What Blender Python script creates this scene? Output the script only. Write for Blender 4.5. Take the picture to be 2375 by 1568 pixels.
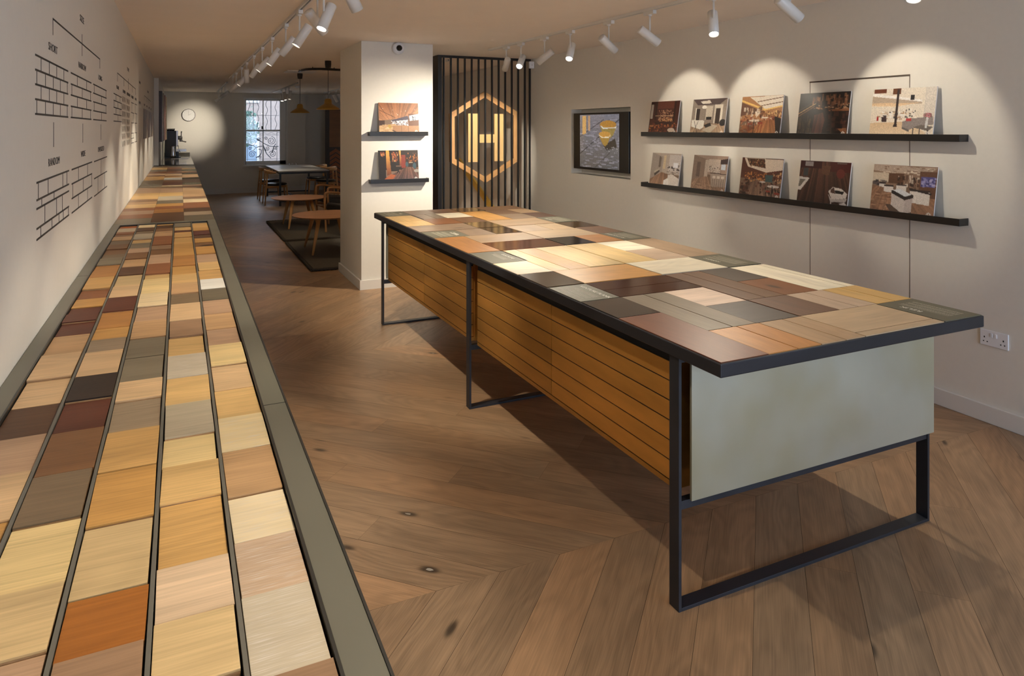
import bpy, math, random
import numpy as np
from mathutils import Vector, Matrix
for o in list(bpy.data.objects): bpy.data.objects.remove(o)
SC = bpy.context.scene
COL = SC.collection
PI = math.pi
# ------------------------------------------------------------------ camera
F_PX, CX, CY, H = 1630.0, 1187.5, 297.0, 1.65
YAW = math.atan((CX - 417) / F_PX)
S_, C_ = math.sin(YAW), math.cos(YAW)
CEIL = 2.54
cam_d = bpy.data.cameras.new('camera')
cam = bpy.data.objects.new('camera', cam_d); COL.objects.link(cam)
cam.location = (0, 0, H); cam.rotation_euler = (PI/2, 0, -YAW)
cam_d.sensor_width = 36; cam_d.lens = 36*F_PX/2375
cam_d.shift_y = -(784 - CY)/2375; cam_d.clip_start = 0.02; cam_d.clip_end = 200
SC.camera = cam
# ------------------------------------------------------------------ world, exposure
SC.view_settings.view_transform = 'Standard'; SC.view_settings.look = 'None'
SC.view_settings.gamma = 1; SC.view_settings.use_curve_mapping = False
SC.view_settings.exposure = 0.55
W = bpy.data.worlds.new('sky'); SC.world = W; W.use_nodes = True
bg = W.node_tree.nodes['Background']
bg.inputs[0].default_value = (0.66, 0.80, 1.0, 1); bg.inputs[1].default_value = 6.3
SPOT_W = 40.0
WARM = (1.0, 0.89, 0.72)

def zpix(u, v, Z):          # where the sight line of a photo point meets a height
    d = F_PX*(H-Z)/(v-CY); l = (u-CX)/F_PX*d
    return d*S_ + l*C_, d*C_ - l*S_
# ------------------------------------------------------------------ helpers
def lin(c):
    return tuple(((x/255)/12.92 if x <= 10.3 else ((x/255+.055)/1.055)**2.4) for x in c)
def tag(o, label=None, cat=None, group=None, kind=None):
    if label: o['label'] = label
    if cat: o['category'] = cat
    if group: o['group'] = group
    if kind: o['kind'] = kind
    return o
def thing(name, label, cat, loc=(0,0,0), rz=0, group=None):
    o = bpy.data.objects.new(name, None); COL.objects.link(o)
    o.empty_display_size = .05
    o.location = loc; o.rotation_euler = (0, 0, rz)
    return tag(o, label, cat, group)
def copy_tree(o, parent=None):
    c = o.copy(); COL.objects.link(c); c.parent = parent
    for ch in list(o.children): copy_tree(ch, c)
    return c
class MB:
    def __init__(s): s.v = []; s.f = []; s.m = []; s.uv = []; s.sm = []
    def face(s, pts, mi=0, uv=None, smooth=False):
        b = len(s.v); s.v += [tuple(p) for p in pts]; s.f.append(tuple(range(b, b+len(pts))))
        s.m.append(mi); s.uv.append(uv); s.sm.append(smooth); return s
    def box(s, a, b, mi=0, top=None, uvrot=False):
        x0, y0, z0 = a; x1, y1, z1 = b
        x0, x1 = min(x0, x1), max(x0, x1); y0, y1 = min(y0, y1), max(y0, y1); z0, z1 = min(z0, z1), max(z0, z1)
        P = [(x0,y0,z0),(x1,y0,z0),(x1,y1,z0),(x0,y1,z0),(x0,y0,z1),(x1,y0,z1),(x1,y1,z1),(x0,y1,z1)]
        i = len(s.v); s.v += P
        for k, q in enumerate(((0,3,2,1),(4,5,6,7),(0,1,5,4),(1,2,6,5),(2,3,7,6),(3,0,4,7))):
            s.f.append(tuple(i+j for j in q)); s.m.append(top if (top is not None and k == 1) else mi); s.sm.append(False)
            ax = ((0,1),(0,1),(0,2),(1,2),(0,2),(1,2))[k]
            if uvrot and k < 2: ax = (1, 0)
            s.uv.append([(P[j][ax[0]], P[j][ax[1]]) for j in q])
        return s
    def quadbox(s, c, ux, uy, uz, mi=0):       # box from centre and half-axis vectors
        c, ux, uy, uz = map(Vector, (c, ux, uy, uz)); i = len(s.v)
        for sz in (-1, 1):
            for sx, sy in ((-1,-1),(1,-1),(1,1),(-1,1)): s.v.append(tuple(c+ux*sx+uy*sy+uz*sz))
        lx, ly, lz = ux.length, uy.length, uz.length
        for k, q in enumerate(((0,3,2,1),(4,5,6,7),(0,1,5,4),(1,2,6,5),(2,3,7,6),(3,0,4,7))):
            s.f.append(tuple(i+j for j in q)); s.m.append(mi); s.sm.append(False)
            a, b = ((lx,ly),(lx,ly),(lx,lz),(ly,lz),(lx,lz),(ly,lz))[k]
            s.uv.append([(-a,-b),(a,-b),(a,b),(-a,b)])
        return s
    def tube(s, pts, r, n=10, mi=0, caps=True, sq=None, up=None):
        pts = [Vector(p) for p in pts]; m = len(pts)
        rr = r if isinstance(r, (list, tuple)) else [r]*m
        i0 = len(s.v); prev = None
        for k, p in enumerate(pts):
            t = (pts[min(k+1, m-1)] - pts[max(k-1, 0)]).normalized()
            ref = Vector(up) if up else (prev if prev is not None else (Vector((0,0,1)) if abs(t.z) < .9 else Vector((1,0,0))))
            a = (ref - t*ref.dot(t)).normalized(); b = t.cross(a); prev = a
            q = sq or (1, 1)
            for j in range(n):
                th = 2*PI*j/n
                s.v.append(tuple(p + a*math.cos(th)*rr[k]*q[0] + b*math.sin(th)*rr[k]*q[1]))
        for k in range(m-1):
            for j in range(n):
                j2 = (j+1) % n
                s.f.append((i0+k*n+j, i0+k*n+j2, i0+(k+1)*n+j2, i0+(k+1)*n+j)); s.m.append(mi); s.sm.append(True)
                s.uv.append([(k*.1, j/n*.1), (k*.1, (j+1)/n*.1), (k*.1+.1, (j+1)/n*.1), (k*.1+.1, j/n*.1)])
        if caps:
            s.f.append(tuple(i0+j for j in reversed(range(n)))); s.m.append(mi); s.uv.append(None); s.sm.append(False)
            s.f.append(tuple(i0+(m-1)*n+j for j in range(n))); s.m.append(mi); s.uv.append(None); s.sm.append(False)
        return s
    def lathe(s, prof, c=(0,0,0), n=32, mi=0, smooth=True, sx=1, sy=1, axis=None):
        i0 = len(s.v); M = Matrix.Identity(3)
        if axis is not None: M = Vector((0,0,1)).rotation_difference(Vector(axis)).to_matrix()
        for r, z in prof:
            for j in range(n):
                th = 2*PI*j/n
                s.v.append(tuple(Vector(c) + M @ Vector((r*sx*math.cos(th), r*sy*math.sin(th), z))))
        for k in range(len(prof)-1):
            for j in range(n):
                j2 = (j+1) % n
                s.f.append((i0+k*n+j, i0+k*n+j2, i0+(k+1)*n+j2, i0+(k+1)*n+j)); s.m.append(mi); s.sm.append(smooth); s.uv.append(None)
        if prof[0][0] > 1e-4: s.f.append(tuple(i0+j for j in reversed(range(n)))); s.m.append(mi); s.uv.append(None); s.sm.append(False)
        if prof[-1][0] > 1e-4: s.f.append(tuple(i0+(len(prof)-1)*n+j for j in range(n))); s.m.append(mi); s.uv.append(None); s.sm.append(False)
        return s
    def prism(s, poly, z0, z1, mi=0):          # polygon in xy, extruded
        n = len(poly); i = len(s.v)
        s.v += [(x, y, z0) for x, y in poly] + [(x, y, z1) for x, y in poly]
        s.f.append(tuple(i+j for j in reversed(range(n)))); s.f.append(tuple(i+n+j for j in range(n)))
        s.uv += [[poly[j] for j in reversed(range(n))], list(poly)]; s.m += [mi, mi]; s.sm += [False, False]
        for j in range(n):
            k = (j+1) % n; s.f.append((i+j, i+k, i+n+k, i+n+j)); s.m.append(mi); s.uv.append(None); s.sm.append(False)
        return s
    def build(s, name, mat, parent=None, loc=None, rz=0, color=None, bevel=0, rot=None):
        me = bpy.data.meshes.new(name); me.from_pydata(s.v, [], s.f)
        mats = mat if isinstance(mat, (list, tuple)) else [mat]
        for m in mats: me.materials.append(m)
        me.polygons.foreach_set('material_index', s.m); me.polygons.foreach_set('use_smooth', s.sm)
        ul = me.uv_layers.new(name='UVMap'); co = []
        for f, uv in zip(s.f, s.uv):
            if uv is None:
                uv = [(s.v[j][0]+s.v[j][2]*.5, s.v[j][1]+s.v[j][2]*.5) for j in f]
            for q in uv: co += [q[0], q[1]]
        ul.data.foreach_set('uv', co); me.update()
        o = bpy.data.objects.new(name, me); COL.objects.link(o)
        if parent: o.parent = parent
        if loc: o.location = loc
        if rz: o.rotation_euler = (0, 0, rz)
        if rot: o.rotation_euler = rot
        if color: o.color = (*lin(color), 1)
        if bevel:
            b = o.modifiers.new('bevel', 'BEVEL'); b.width = bevel; b.segments = 2; b.limit_method = 'ANGLE'
        return o
def struct(name, mb, mat, **k):
    return tag(mb.build(name, mat, **k), kind='structure')
# ------------------------------------------------------------------ materials
MATS = {}
def principled(name):
    m = bpy.data.materials.new(name); m.use_nodes = True
    return m, m.node_tree, m.node_tree.nodes['Principled BSDF']
def mat(name, rgb, rough=.5, metal=0., bump=0., noise=0., nscale=8., spec=None, coat=0., stretch=None):
    if name in MATS: return MATS[name]
    m, nt, b = principled(name); c = lin(rgb)
    b.inputs['Base Color'].default_value = (*c, 1); b.inputs['Roughness'].default_value = rough; b.inputs['Metallic'].default_value = metal
    if spec is not None: b.inputs['Specular IOR Level'].default_value = spec
    if coat: b.inputs['Coat Weight'].default_value = coat; b.inputs['Coat Roughness'].default_value = .08
    if noise or bump:
        tc = nt.nodes.new('ShaderNodeTexCoord'); mp = nt.nodes.new('ShaderNodeMapping'); n = nt.nodes.new('ShaderNodeTexNoise')
        n.inputs['Scale'].default_value = nscale; n.inputs['Detail'].default_value = 6
        if stretch: mp.inputs['Scale'].default_value = stretch
        nt.links.new(tc.outputs['Object'], mp.inputs['Vector']); nt.links.new(mp.outputs[0], n.inputs['Vector'])
        if noise:
            r = nt.nodes.new('ShaderNodeMapRange'); r.inputs['To Min'].default_value = 1-noise; r.inputs['To Max'].default_value = 1+noise
            r.inputs['From Min'].default_value = .25; r.inputs['From Max'].default_value = .75
            x = nt.nodes.new('ShaderNodeVectorMath'); x.operation = 'SCALE'; x.inputs[0].default_value = c
            nt.links.new(n.outputs['Fac'], r.inputs[0]); nt.links.new(r.outputs[0], x.inputs['Scale']); nt.links.new(x.outputs[0], b.inputs['Base Color'])
            r2 = nt.nodes.new('ShaderNodeMapRange'); r2.inputs['To Min'].default_value = max(0.02, rough-.08); r2.inputs['To Max'].default_value = rough+.1
            nt.links.new(n.outputs['Fac'], r2.inputs[0]); nt.links.new(r2.outputs[0], b.inputs['Roughness'])
        if bump:
            bp = nt.nodes.new('ShaderNodeBump'); bp.inputs['Strength'].default_value = bump; bp.inputs['Distance'].default_value = .01
            nt.links.new(n.outputs['Fac'], bp.inputs['Height']); nt.links.new(bp.outputs[0], b.inputs['Normal'])
    MATS[name] = m; return m
def emis(name, rgb, s):
    m, nt, b = principled(name)
    b.inputs['Base Color'].default_value = (*rgb, 1); b.inputs['Emission Color'].default_value = (*rgb, 1); b.inputs['Emission Strength'].default_value = s
    return m
def wood(name, rough=.42, contrast=.35, src='object', pores=0., coat=0., knots=.5, scale=1.0, bumps=.15, figure=.5, ior=None):
    m, nt, b = principled(name); N = nt.nodes; L = nt.links
    def nd(t, **k):
        n = N.new(t)
        for a, v in k.items(): setattr(n, a, v)
        return n
    def mth(op, a, c=None, clamp=False):
        n = nd('ShaderNodeMath', operation=op, use_clamp=clamp)
        for i, x in enumerate((a, c)):
            if x is None: continue
            if isinstance(x, (int, float)): n.inputs[i].default_value = x
            else: L.new(x, n.inputs[i])
        return n.outputs[0]
    uv = nd('ShaderNodeUVMap', uv_map='UVMap'); sep = nd('ShaderNodeSeparateXYZ'); L.new(uv.outputs[0], sep.inputs[0])
    oi = nd('ShaderNodeObjectInfo')
    if src == 'object': rnd = oi.outputs['Random']; base = oi.outputs['Color']
    else:
        at = nd('ShaderNodeAttribute', attribute_name='tint'); base = at.outputs['Color']; rnd = 0.37
    U = mth('ADD', sep.outputs[0], mth('MULTIPLY', rnd, 43.0)) if src == 'object' else sep.outputs[0]
    V = mth('ADD', sep.outputs[1], mth('MULTIPLY', rnd, 17.0)) if src == 'object' else sep.outputs[1]
    def vec(su, sv):
        c = nd('ShaderNodeCombineXYZ'); L.new(mth('MULTIPLY', U, su*scale), c.inputs[0]); L.new(mth('MULTIPLY', V, sv*scale), c.inputs[1]); return c.outputs[0]
    def noise(v, s=1., d=4., dist=0.):
        n = nd('ShaderNodeTexNoise'); n.inputs['Scale'].default_value = s; n.inputs['Detail'].default_value = d; n.inputs['Distortion'].default_value = dist
        L.new(v, n.inputs['Vector']); return n.outputs['Fac']
    broad = noise(vec(1.5, 9), 1, 3, .4)
    warp = noise(vec(1.6, 5), 1, 2)
    warp2 = noise(vec(.55, 2.2), 1, 1)
    ring = mth('SINE', mth('ADD', mth('ADD', mth('MULTIPLY', V, 36*scale), mth('MULTIPLY', warp, 26)), mth('MULTIPLY', warp2, 60)))
    ring = mth('POWER', mth('ABSOLUTE', ring), 2.2)
    ring = mth('MULTIPLY', mth('SUBTRACT', ring, .4), -figure)
    fine = noise(vec(5, 210), 1, 4)
    fib = noise(vec(22, 480), 1, 2)
    tot = mth('ADD', mth('MULTIPLY', mth('SUBTRACT', broad, .5), 1.7), mth('MULTIPLY', ring, .42))
    tot = mth('ADD', tot, mth('MULTIPLY', mth('SUBTRACT', fine, .5), 1.7))
    tot = mth('MULTIPLY', tot, contrast)
    k = mth('ADD', 1.0, tot)
    if knots:
        vo = nd('ShaderNodeTexVoronoi'); vo.inputs['Scale'].default_value = 1; vo.inputs['Randomness'].default_value = 1
        va = nd('ShaderNodeVectorMath', operation='ADD'); L.new(vec(1.9, 5.0) if src == 'object' else vec(2.5, 6.6), va.inputs[0])
        cc = nd('ShaderNodeCombineXYZ'); L.new(mth('MULTIPLY', fine, .05), cc.inputs[0]); L.new(mth('MULTIPLY', broad, .35), cc.inputs[1]); L.new(cc.outputs[0], va.inputs[1])
        L.new(va.outputs[0], vo.inputs['Vector'])
        sc = nd('ShaderNodeSeparateColor'); L.new(vo.outputs['Color'], sc.inputs[0])
        on = mth('LESS_THAN', sc.outputs[0], knots)
        kn = nd('ShaderNodeMapRange'); kn.inputs['From Min'].default_value = .03; kn.inputs['From Max'].default_value = .13 if src == 'object' else .17
        kn.inputs['To Min'].default_value = .8; kn.interpolation_type = 'SMOOTHERSTEP'; kn.inputs['To Max'].default_value = 0
        L.new(vo.outputs['Distance'], kn.inputs[0])
        k = mth('MULTIPLY', k, mth('SUBTRACT', 1.0, mth('MULTIPLY', kn.outputs[0], on)))
    sv = nd('ShaderNodeVectorMath', operation='SCALE'); L.new(base, sv.inputs[0]); L.new(k, sv.inputs['Scale'])
    col = sv.outputs[0]
    if src == 'attr':
        fm = nd('ShaderNodeMix', data_type='RGBA'); L.new(mth('MULTIPLY', mth('LESS_THAN', vo.outputs['Distance'], .035), mth('LESS_THAN', sc.outputs[0], knots*.6)), fm.inputs['Factor'])
        L.new(col, fm.inputs[6]); fm.inputs[7].default_value = (.36, .33, .28, 1); col = fm.outputs[2]
    if pores:
        mx = nd('ShaderNodeMix', data_type='RGBA'); mr = nd('ShaderNodeMapRange')
        mr.inputs['From Min'].default_value = .52; mr.inputs['From Max'].default_value = .7; mr.inputs['To Max'].default_value = pores
        L.new(fib, mr.inputs[0]); L.new(mr.outputs[0], mx.inputs['Factor']); L.new(col, mx.inputs[6]); mx.inputs[7].default_value = (.64, .57, .49, 1)
        col = mx.outputs[2]
    L.new(col, b.inputs['Base Color'])
    b.inputs['Roughness'].default_value = rough
    if ior is not None: b.inputs['Specular IOR Level'].default_value = ior
    if coat: b.inputs['Coat Weight'].default_value = coat; b.inputs['Coat Roughness'].default_value = .06
    if bumps:
        bp = nd('ShaderNodeBump'); bp.inputs['Strength'].default_value = bumps; bp.inputs['Distance'].default_value = .002
        L.new(fine, bp.inputs['Height']); L.new(bp.outputs[0], b.inputs['Normal'])
    return m
def attr_mat(name, rough=.35, emit=0.):
    m, nt, b = principled(name); a = nt.nodes.new('ShaderNodeAttribute'); a.attribute_name = 'tint'
    nt.links.new(a.outputs['Color'], b.inputs['Base Color']); b.inputs['Roughness'].default_value = rough
    if emit:
        nt.links.new(a.outputs['Color'], b.inputs['Emission Color']); b.inputs['Emission Strength'].default_value = emit
    return m
M_WALL = mat('wall_paint', (226, 221, 212), .75, bump=.04, noise=.015, nscale=30)
M_CEIL = mat('ceiling_paint', (244, 233, 221), .85, noise=.02, nscale=3)
M_SKIRT = mat('skirting_paint', (224, 220, 214), .45, noise=.01, nscale=5)
M_WOOD = wood('wood_satin', .45, .38, knots=.12, ior=.35)
M_WOODG = wood('wood_lacquered', .14, .26, knots=.10, bumps=.03)
M_WOODM = wood('wood_oiled_panel', .36, .36, knots=.25, bumps=.06, ior=.4)
M_LIMED = wood('wood_limed', .5, .25, pores=.75, knots=0)
M_FLOOR = wood('floor_oak', .37, .46, src='attr', knots=.34, figure=.8, bumps=.12)
M_GROOVE = mat('floor_groove', (38, 26, 16), .8)
M_STEEL = mat('blackened_steel', (54, 56, 63), .45, .4, noise=.18, nscale=6, bump=.03)
M_BLACKEDGE = mat('black_table_edge', (46, 46, 51), .40, .3, noise=.25, nscale=4)
M_BRASS = mat('satin_brass', (220, 162, 82), .36, .7, noise=.26, nscale=3, stretch=(1, .6, 2.5))
def vary(m, lo, hi):        # each object made of this metal is a little lighter or darker than the next
    nt = m.node_tree; b = nt.nodes['Principled BSDF']; oi = nt.nodes.new('ShaderNodeObjectInfo'); r = nt.nodes.new('ShaderNodeMapRange')
    r.inputs['To Min'].default_value = lo; r.inputs['To Max'].default_value = hi
    v = nt.nodes.new('ShaderNodeVectorMath'); v.operation = 'SCALE'; src = b.inputs['Base Color'].links[0].from_socket
    nt.links.new(oi.outputs['Random'], r.inputs[0]); nt.links.new(src, v.inputs[0]); nt.links.new(r.outputs[0], v.inputs['Scale']); nt.links.new(v.outputs[0], b.inputs['Base Color'])
vary(M_BRASS, .74, 1.12)
M_PANEL = mat('zinc_brass_sheet', (188, 186, 170), .42, .55, noise=.13, nscale=2.2)
_nt = M_PANEL.node_tree; _b = _nt.nodes['Principled BSDF']; _s = _b.inputs['Base Color'].links[0].from_socket
_tn = _nt.nodes.new('ShaderNodeTexNoise'); _tn.inputs['Scale'].default_value = 1.7; _tn.inputs['Detail'].default_value = 3
_mr = _nt.nodes.new('ShaderNodeMapRange'); _mr.inputs['From Min'].default_value = .48; _mr.inputs['From Max'].default_value = .72; _mr.inputs['To Max'].default_value = .75
_mx = _nt.nodes.new('ShaderNodeMix'); _mx.data_type = 'RGBA'; _mx.inputs[7].default_value = (.42, .36, .18, 1)
_tcp = _nt.nodes.new('ShaderNodeTexCoord'); _nt.links.new(_tcp.outputs['Object'], _tn.inputs['Vector'])
_nt.links.new(_tn.outputs['Fac'], _mr.inputs[0]); _nt.links.new(_mr.outputs[0], _mx.inputs['Factor']); _nt.links.new(_s, _mx.inputs[6]); _nt.links.new(_mx.outputs[2], _b.inputs['Base Color'])
M_GREY = mat('grey_laminate', (104, 101, 88), .35, noise=.05, nscale=3)
M_GREYD = mat('dark_grey_rail', (62, 60, 56), .4, .5)
M_PLAQUE = mat('plaque_grey', (98, 94, 78), .5, spec=.25)
M_TEXTW = mat('white_lettering', (226, 222, 208), .6)
M_INK = mat('black_vinyl', (42, 34, 30), .6)
M_BLACK = mat('black_satin', (26, 25, 26), .35)
M_DARKGAP = mat('dark_gap', (12, 11, 10), .8)
M_WHITE = mat('white_enamel', (228, 226, 222), .35)
M_PLASTIC = mat('white_plastic', (232, 232, 236), .3)
M_CHROME = mat('chrome', (205, 205, 208), .12, 1.)
M_STONE = mat('dark_stone_worktop', (104, 97, 82), .09, noise=.12, nscale=12)
M_LEATHER = mat('black_leather', (28, 26, 26), .38, bump=.1, nscale=60)
M_CHAIRWOOD = wood('oak_furniture', .4, .25, knots=0)
M_BRASSDOT = mat('polished_brass', (238, 198, 96), .35, .1)
M_RUG = mat('rug_wool', (82, 76, 66), .95, bump=.6, noise=.25, nscale=120)
M_RUGSTITCH = mat('rug_binding', (64, 58, 50), .95, bump=.6, noise=.3, nscale=150)
M_GLASS = bpy.data.materials.new('window_glass'); M_GLASS.use_nodes = True
_n = M_GLASS.node_tree; _n.nodes.remove(_n.nodes['Principled BSDF'])
_g = _n.nodes.new('ShaderNodeBsdfGlossy'); _g.inputs['Roughness'].default_value = 0.02
_t = _n.nodes.new('ShaderNodeBsdfTransparent'); _f = _n.nodes.new('ShaderNodeFresnel'); _f.inputs['IOR'].default_value = 1.4; _m = _n.nodes.new('ShaderNodeMixShader')
_n.links.new(_f.outputs[0], _m.inputs[0]); _n.links.new(_t.outputs[0], _m.inputs[1]); _n.links.new(_g.outputs[0], _m.inputs[2])
_n.links.new(_m.outputs[0], _n.nodes['Material Output'].inputs[0])
M_LAMP = emis('lamp_face', (1, .93, .8), 14)
M_BULB = emis('pendant_bulb', (1, .8, .5), 6)
M_IRON = mat('wrought_iron', (40, 44, 52), .6)
M_PRINT = attr_mat('photo_print', .4)
M_SCREEN = attr_mat('screen_image', .12, .55)

# ------------------------------------------------------------------ the shell
random.seed(5)
X_L, X_R = -.415, 4.10
Y0, Y1 = -2.8, 19.1
def clip(poly, x0, y0, x1, y1):
    def cut(P, ins, inter):
        out = []
        for i in range(len(P)):
            a, b = P[i-1], P[i]
            if ins(b):
                if not ins(a): out.append(inter(a, b))
                out.append(b)
            elif ins(a): out.append(inter(a, b))
        return out
    def ix(x): return lambda a, b: (x, a[1]+(b[1]-a[1])*(x-a[0])/(b[0]-a[0]))
    def iy(y): return lambda a, b: (a[0]+(b[0]-a[0])*(y-a[1])/(b[1]-a[1]), y)
    for ins, it in ((lambda p: p[0] >= x0, ix(x0)), (lambda p: p[0] <= x1, ix(x1)), (lambda p: p[1] >= y0, iy(y0)), (lambda p: p[1] <= y1, iy(y1))):
        if not poly: return poly
        poly = cut(poly, ins, it)
    return poly
def build_floor():
    fl = MB(); tints = []; rng = random.Random(11)
    FX0, FX1, FY0, FY1 = -.6, 4.3, Y0-.2, 19.5
    BAND, PITCH, G = 2.8, .2515, .0006
    q = math.sqrt(.5)
    for k in range(-3, 7):
        ya = 2.38 + BAND*k; yb = ya+BAND
        up = (k % 2 != 0)                         # k=-1: planks run (+X,+Y)
        sgn = 1 if up else -1
        c0 = .826 - sgn*2.38
        # boundary lines X - sgn*Y = c ; keep them continuous across seams
        cc = .826
        if k >= 0:
            x = .826
            for j in range(k): x += BAND*(1 if (j % 2 != 0) else -1)
            c0 = x - sgn*ya
        else:
            x = .826
            for j in range(-1, k, -1): x -= BAND*(1 if (j % 2 != 0) else -1)
            c0 = x - sgn*yb
            # yb is the seam that x was carried to
        for n in range(-60, 60):
            ca = c0 + PITCH*n; cb = ca + PITCH
            # points on line c at height y : X = c + sgn*y
            xs = [ca+sgn*ya, cb+sgn*ya, ca+sgn*yb, cb+sgn*yb]
            if max(xs) < FX0 or min(xs) > FX1: continue
            # pieces along the plank, t in 0..1 over y; cross joints square to the plank
            cuts = [0]; t = rng.uniform(.15, .6)
            while t < .85: cuts.append(t); t += rng.uniform(.35, .7)
            cuts.append(1)
            for a, b in zip(cuts[:-1], cuts[1:]):
                def pt(c, tt, other):
                    # ends at the band seams follow the seam, others are square to the plank
                    if tt in (0, 1): y = ya + BAND*tt
                    else: y = ya + BAND*tt + (-1 if c == cb else 1)*sgn*PITCH/4
                    y = min(max(y, ya), yb)
                    return (c + sgn*y, y)
                P = [pt(ca, a, 0), pt(cb, a, 0), pt(cb, b, 0), pt(ca, b, 0)]
                # shrink across for the groove
                cx = sum(p[0] for p in P)/4; cy = sum(p[1] for p in P)/4
                nrm = (q, -sgn*q)
                Q = []
                for j, p in enumerate(P):
                    side = 1 if j in (0, 3) else -1
                    al = 1 if j in (0, 1) else -1
                    Q.append((p[0]+nrm[0]*G*side+sgn*q*G*al*.5, p[1]+nrm[1]*G*side+q*G*al*.5))
                R = clip(Q, FX0, FY0, FX1, FY1)
                if len(R) < 3: continue
                ou, ov = rng.uniform(0, 60), rng.uniform(0, 60)
                uv = [((p[0]*sgn*q + p[1]*q)+ou, (p[0]*q - sgn*p[1]*q)+ov) for p in R]
                f = rng.uniform(.87, 1.11); w = rng.uniform(-.05, .05)
                pts = [(p[0], p[1], 0) for p in R]
                area = sum(pts[i-1][0]*pts[i][1]-pts[i][0]*pts[i-1][1] for i in range(len(pts)))
                if area < 0: pts.reverse(); uv.reverse()
                fl.face(pts, 0, uv); base = lin((154, 123, 93))
                tints += [(base[0]*f*(1+w), base[1]*f, base[2]*f*(1-w))]
    fl.box((FX0, FY0, -.06), (FX1, FY1, -.0025), 1); tints += [(0, 0, 0)]*6
    o = struct('floor', fl, [M_FLOOR, M_GROOVE])
    me = o.data; a = me.color_attributes.new('tint', 'FLOAT_COLOR', 'CORNER'); i = 0
    buf = np.ones((len(me.loops), 4), np.float32)
    for p, t in zip(me.polygons, tints):
        buf[p.loop_start:p.loop_start+p.loop_total, :3] = t
    a.data.foreach_set('color', buf.ravel())
build_floor()
struct('ceiling', MB().box((-.8, Y0-.3, CEIL), (4.6, 19.6, CEIL+.1)), M_CEIL)
struct('wall_left', MB().box((X_L-.15, Y0-.15, 0), (X_L, 14.0, CEIL)).box((X_L-.15, 14.0, 0), (-.34, 19.4, CEIL)), M_WALL)
# right wall with the recess for the screen
RY0, RY1, RZ0, RZ1, RD = 5.883, 7.067, 1.13, 1.864, .14
w = MB()
w.box((X_R, Y0-.15, 0), (X_R+.3, RY0, CEIL)).box((X_R, RY1, 0), (X_R+.3, 19.5, CEIL))
w.box((X_R, RY0, 0), (X_R+.3, RY1, RZ0)).box((X_R, RY0, RZ1), (X_R+.3, RY1, CEIL)).box((X_R+RD, RY0, RZ0), (X_R+.3, RY1, RZ1))
struct('wall_right', w, M_WALL)
# far wall with the window opening
WX0, WX1, WZ0, WZ1 = 1.50, 2.515, .70, 2.40
w = MB()
w.box((-.5, 19.0, 0), (1.0, 19.4, CEIL)).box((1.0, 19.1, 0), (WX0, 19.4, CEIL)).box((WX1, 19.1, 0), (3.0, 19.4, CEIL)).box((3.0, 19.2, 0), (4.2, 19.4, CEIL))
w.box((WX0, 19.1, 0), (WX1, 19.4, WZ0)).box((WX0, 19.1, WZ1), (WX1, 19.4, CEIL))
struct('wall_far', w, M_WALL)
# shopfront wall behind the camera, with its display window
w = MB()
w.box((-.6, Y0-.2, 0), (.9, Y0, CEIL)).box((4.0, Y0-.2, 0), (4.3, Y0, CEIL)).box((.9, Y0-.2, 0), (4.0, Y0, .3)).box((.9, Y0-.2, 2.35), (4.0, Y0, CEIL))
struct('wall_front', w, M_WALL)
# column
KX0, KX1, KY0, KY1 = 1.675, 2.44, 7.14, 8.18
struct('wall_column', MB().box((KX0, KY0, 0), (KX1, KY1, CEIL)), M_WALL)
def skirt(name, x0, y0, x1, y1, h=.10): struct(name, MB().box((x0, y0, 0), (x1, y1, h)), M_SKIRT, bevel=.004)
skirt('baseboard_right', X_R-.018, Y0, X_R-.0005, 19.1)
w = MB().box((KX0-.018, KY0-.018, 0), (KX1+.018, KY0-.0005, .095)).box((KX0-.018, KY0, 0), (KX0-.0005, KY1+.018, .095)).box((KX1+.0005, KY0, 0), (KX1+.018, KY1+.018, .095))
struct('baseboard_column', w, M_SKIRT)
w = MB().box((.26, 18.98, 0), (1.018, 18.9995, .13)).box((1.0005, 19.0, 0), (1.018, 19.08, .13)).box((1.018, 19.08, 0), (3.0, 19.0995, .13)).box((3.0005, 19.18, 0), (4.08, 19.1995, .13))
struct('baseboard_far', w, M_SKIRT)
# flush concealed door in the right wall: shadow gaps only
w = MB()
for yy in (2.891, 3.655): w.box((X_R-.0012, yy-.002, 0), (X_R, yy+.002, 1.98))
w.box((X_R-.004, 2.889, 1.974), (X_R, 3.657, 1.984))
struct('door_1', w, mat('door_gap', (84, 72, 62), .8))

# ------------------------------------------------------------------ far window
w = MB(); fy0, fy1 = 19.22, 19.29
fx0, fx1 = WX0, WX1
jw = .075
w.box((fx0, fy0, WZ0), (fx0+.04, fy1, WZ1)).box((fx1-.15, fy0, WZ0), (fx1, fy1, WZ1)).box((fx0, fy0, WZ1-.04), (fx1, fy1, WZ1)).box((fx0, fy0, WZ0), (fx1, fy1, WZ0+.10))
px0, px1, pz0, pz1, pm = fx0+.04, fx1-.15, WZ0+.10, WZ1-.04, 1.585
w.box((px0, fy0+.01, pm-.02), (px1, fy1-.01, pm+.02))
w.box(((px0+px1)/2-.012, fy0+.015, pz0), ((px0+px1)/2+.012, fy1-.015, pz1))
wf = struct('window_1', w, M_WHITE)
g = MB().box((px0, 19.25, pz0), (px1, 19.256, pz1)); g.build('pane', M_GLASS, wf)
g = MB().box((fx0-.05, 19.03, WZ0-.03), (fx1+.05, 19.215, WZ0+.005)); g.build('window_sill', M_WHITE, wf)
g = MB().box((fx0-.03, 19.075, WZ0), (fx0, 19.0995, WZ1+.03)).box((fx1, 19.075, WZ0), (fx1+.03, 19.0995, WZ1+.03)).box((fx0, 19.075, WZ1), (fx1, 19.0995, WZ1+.03))
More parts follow.
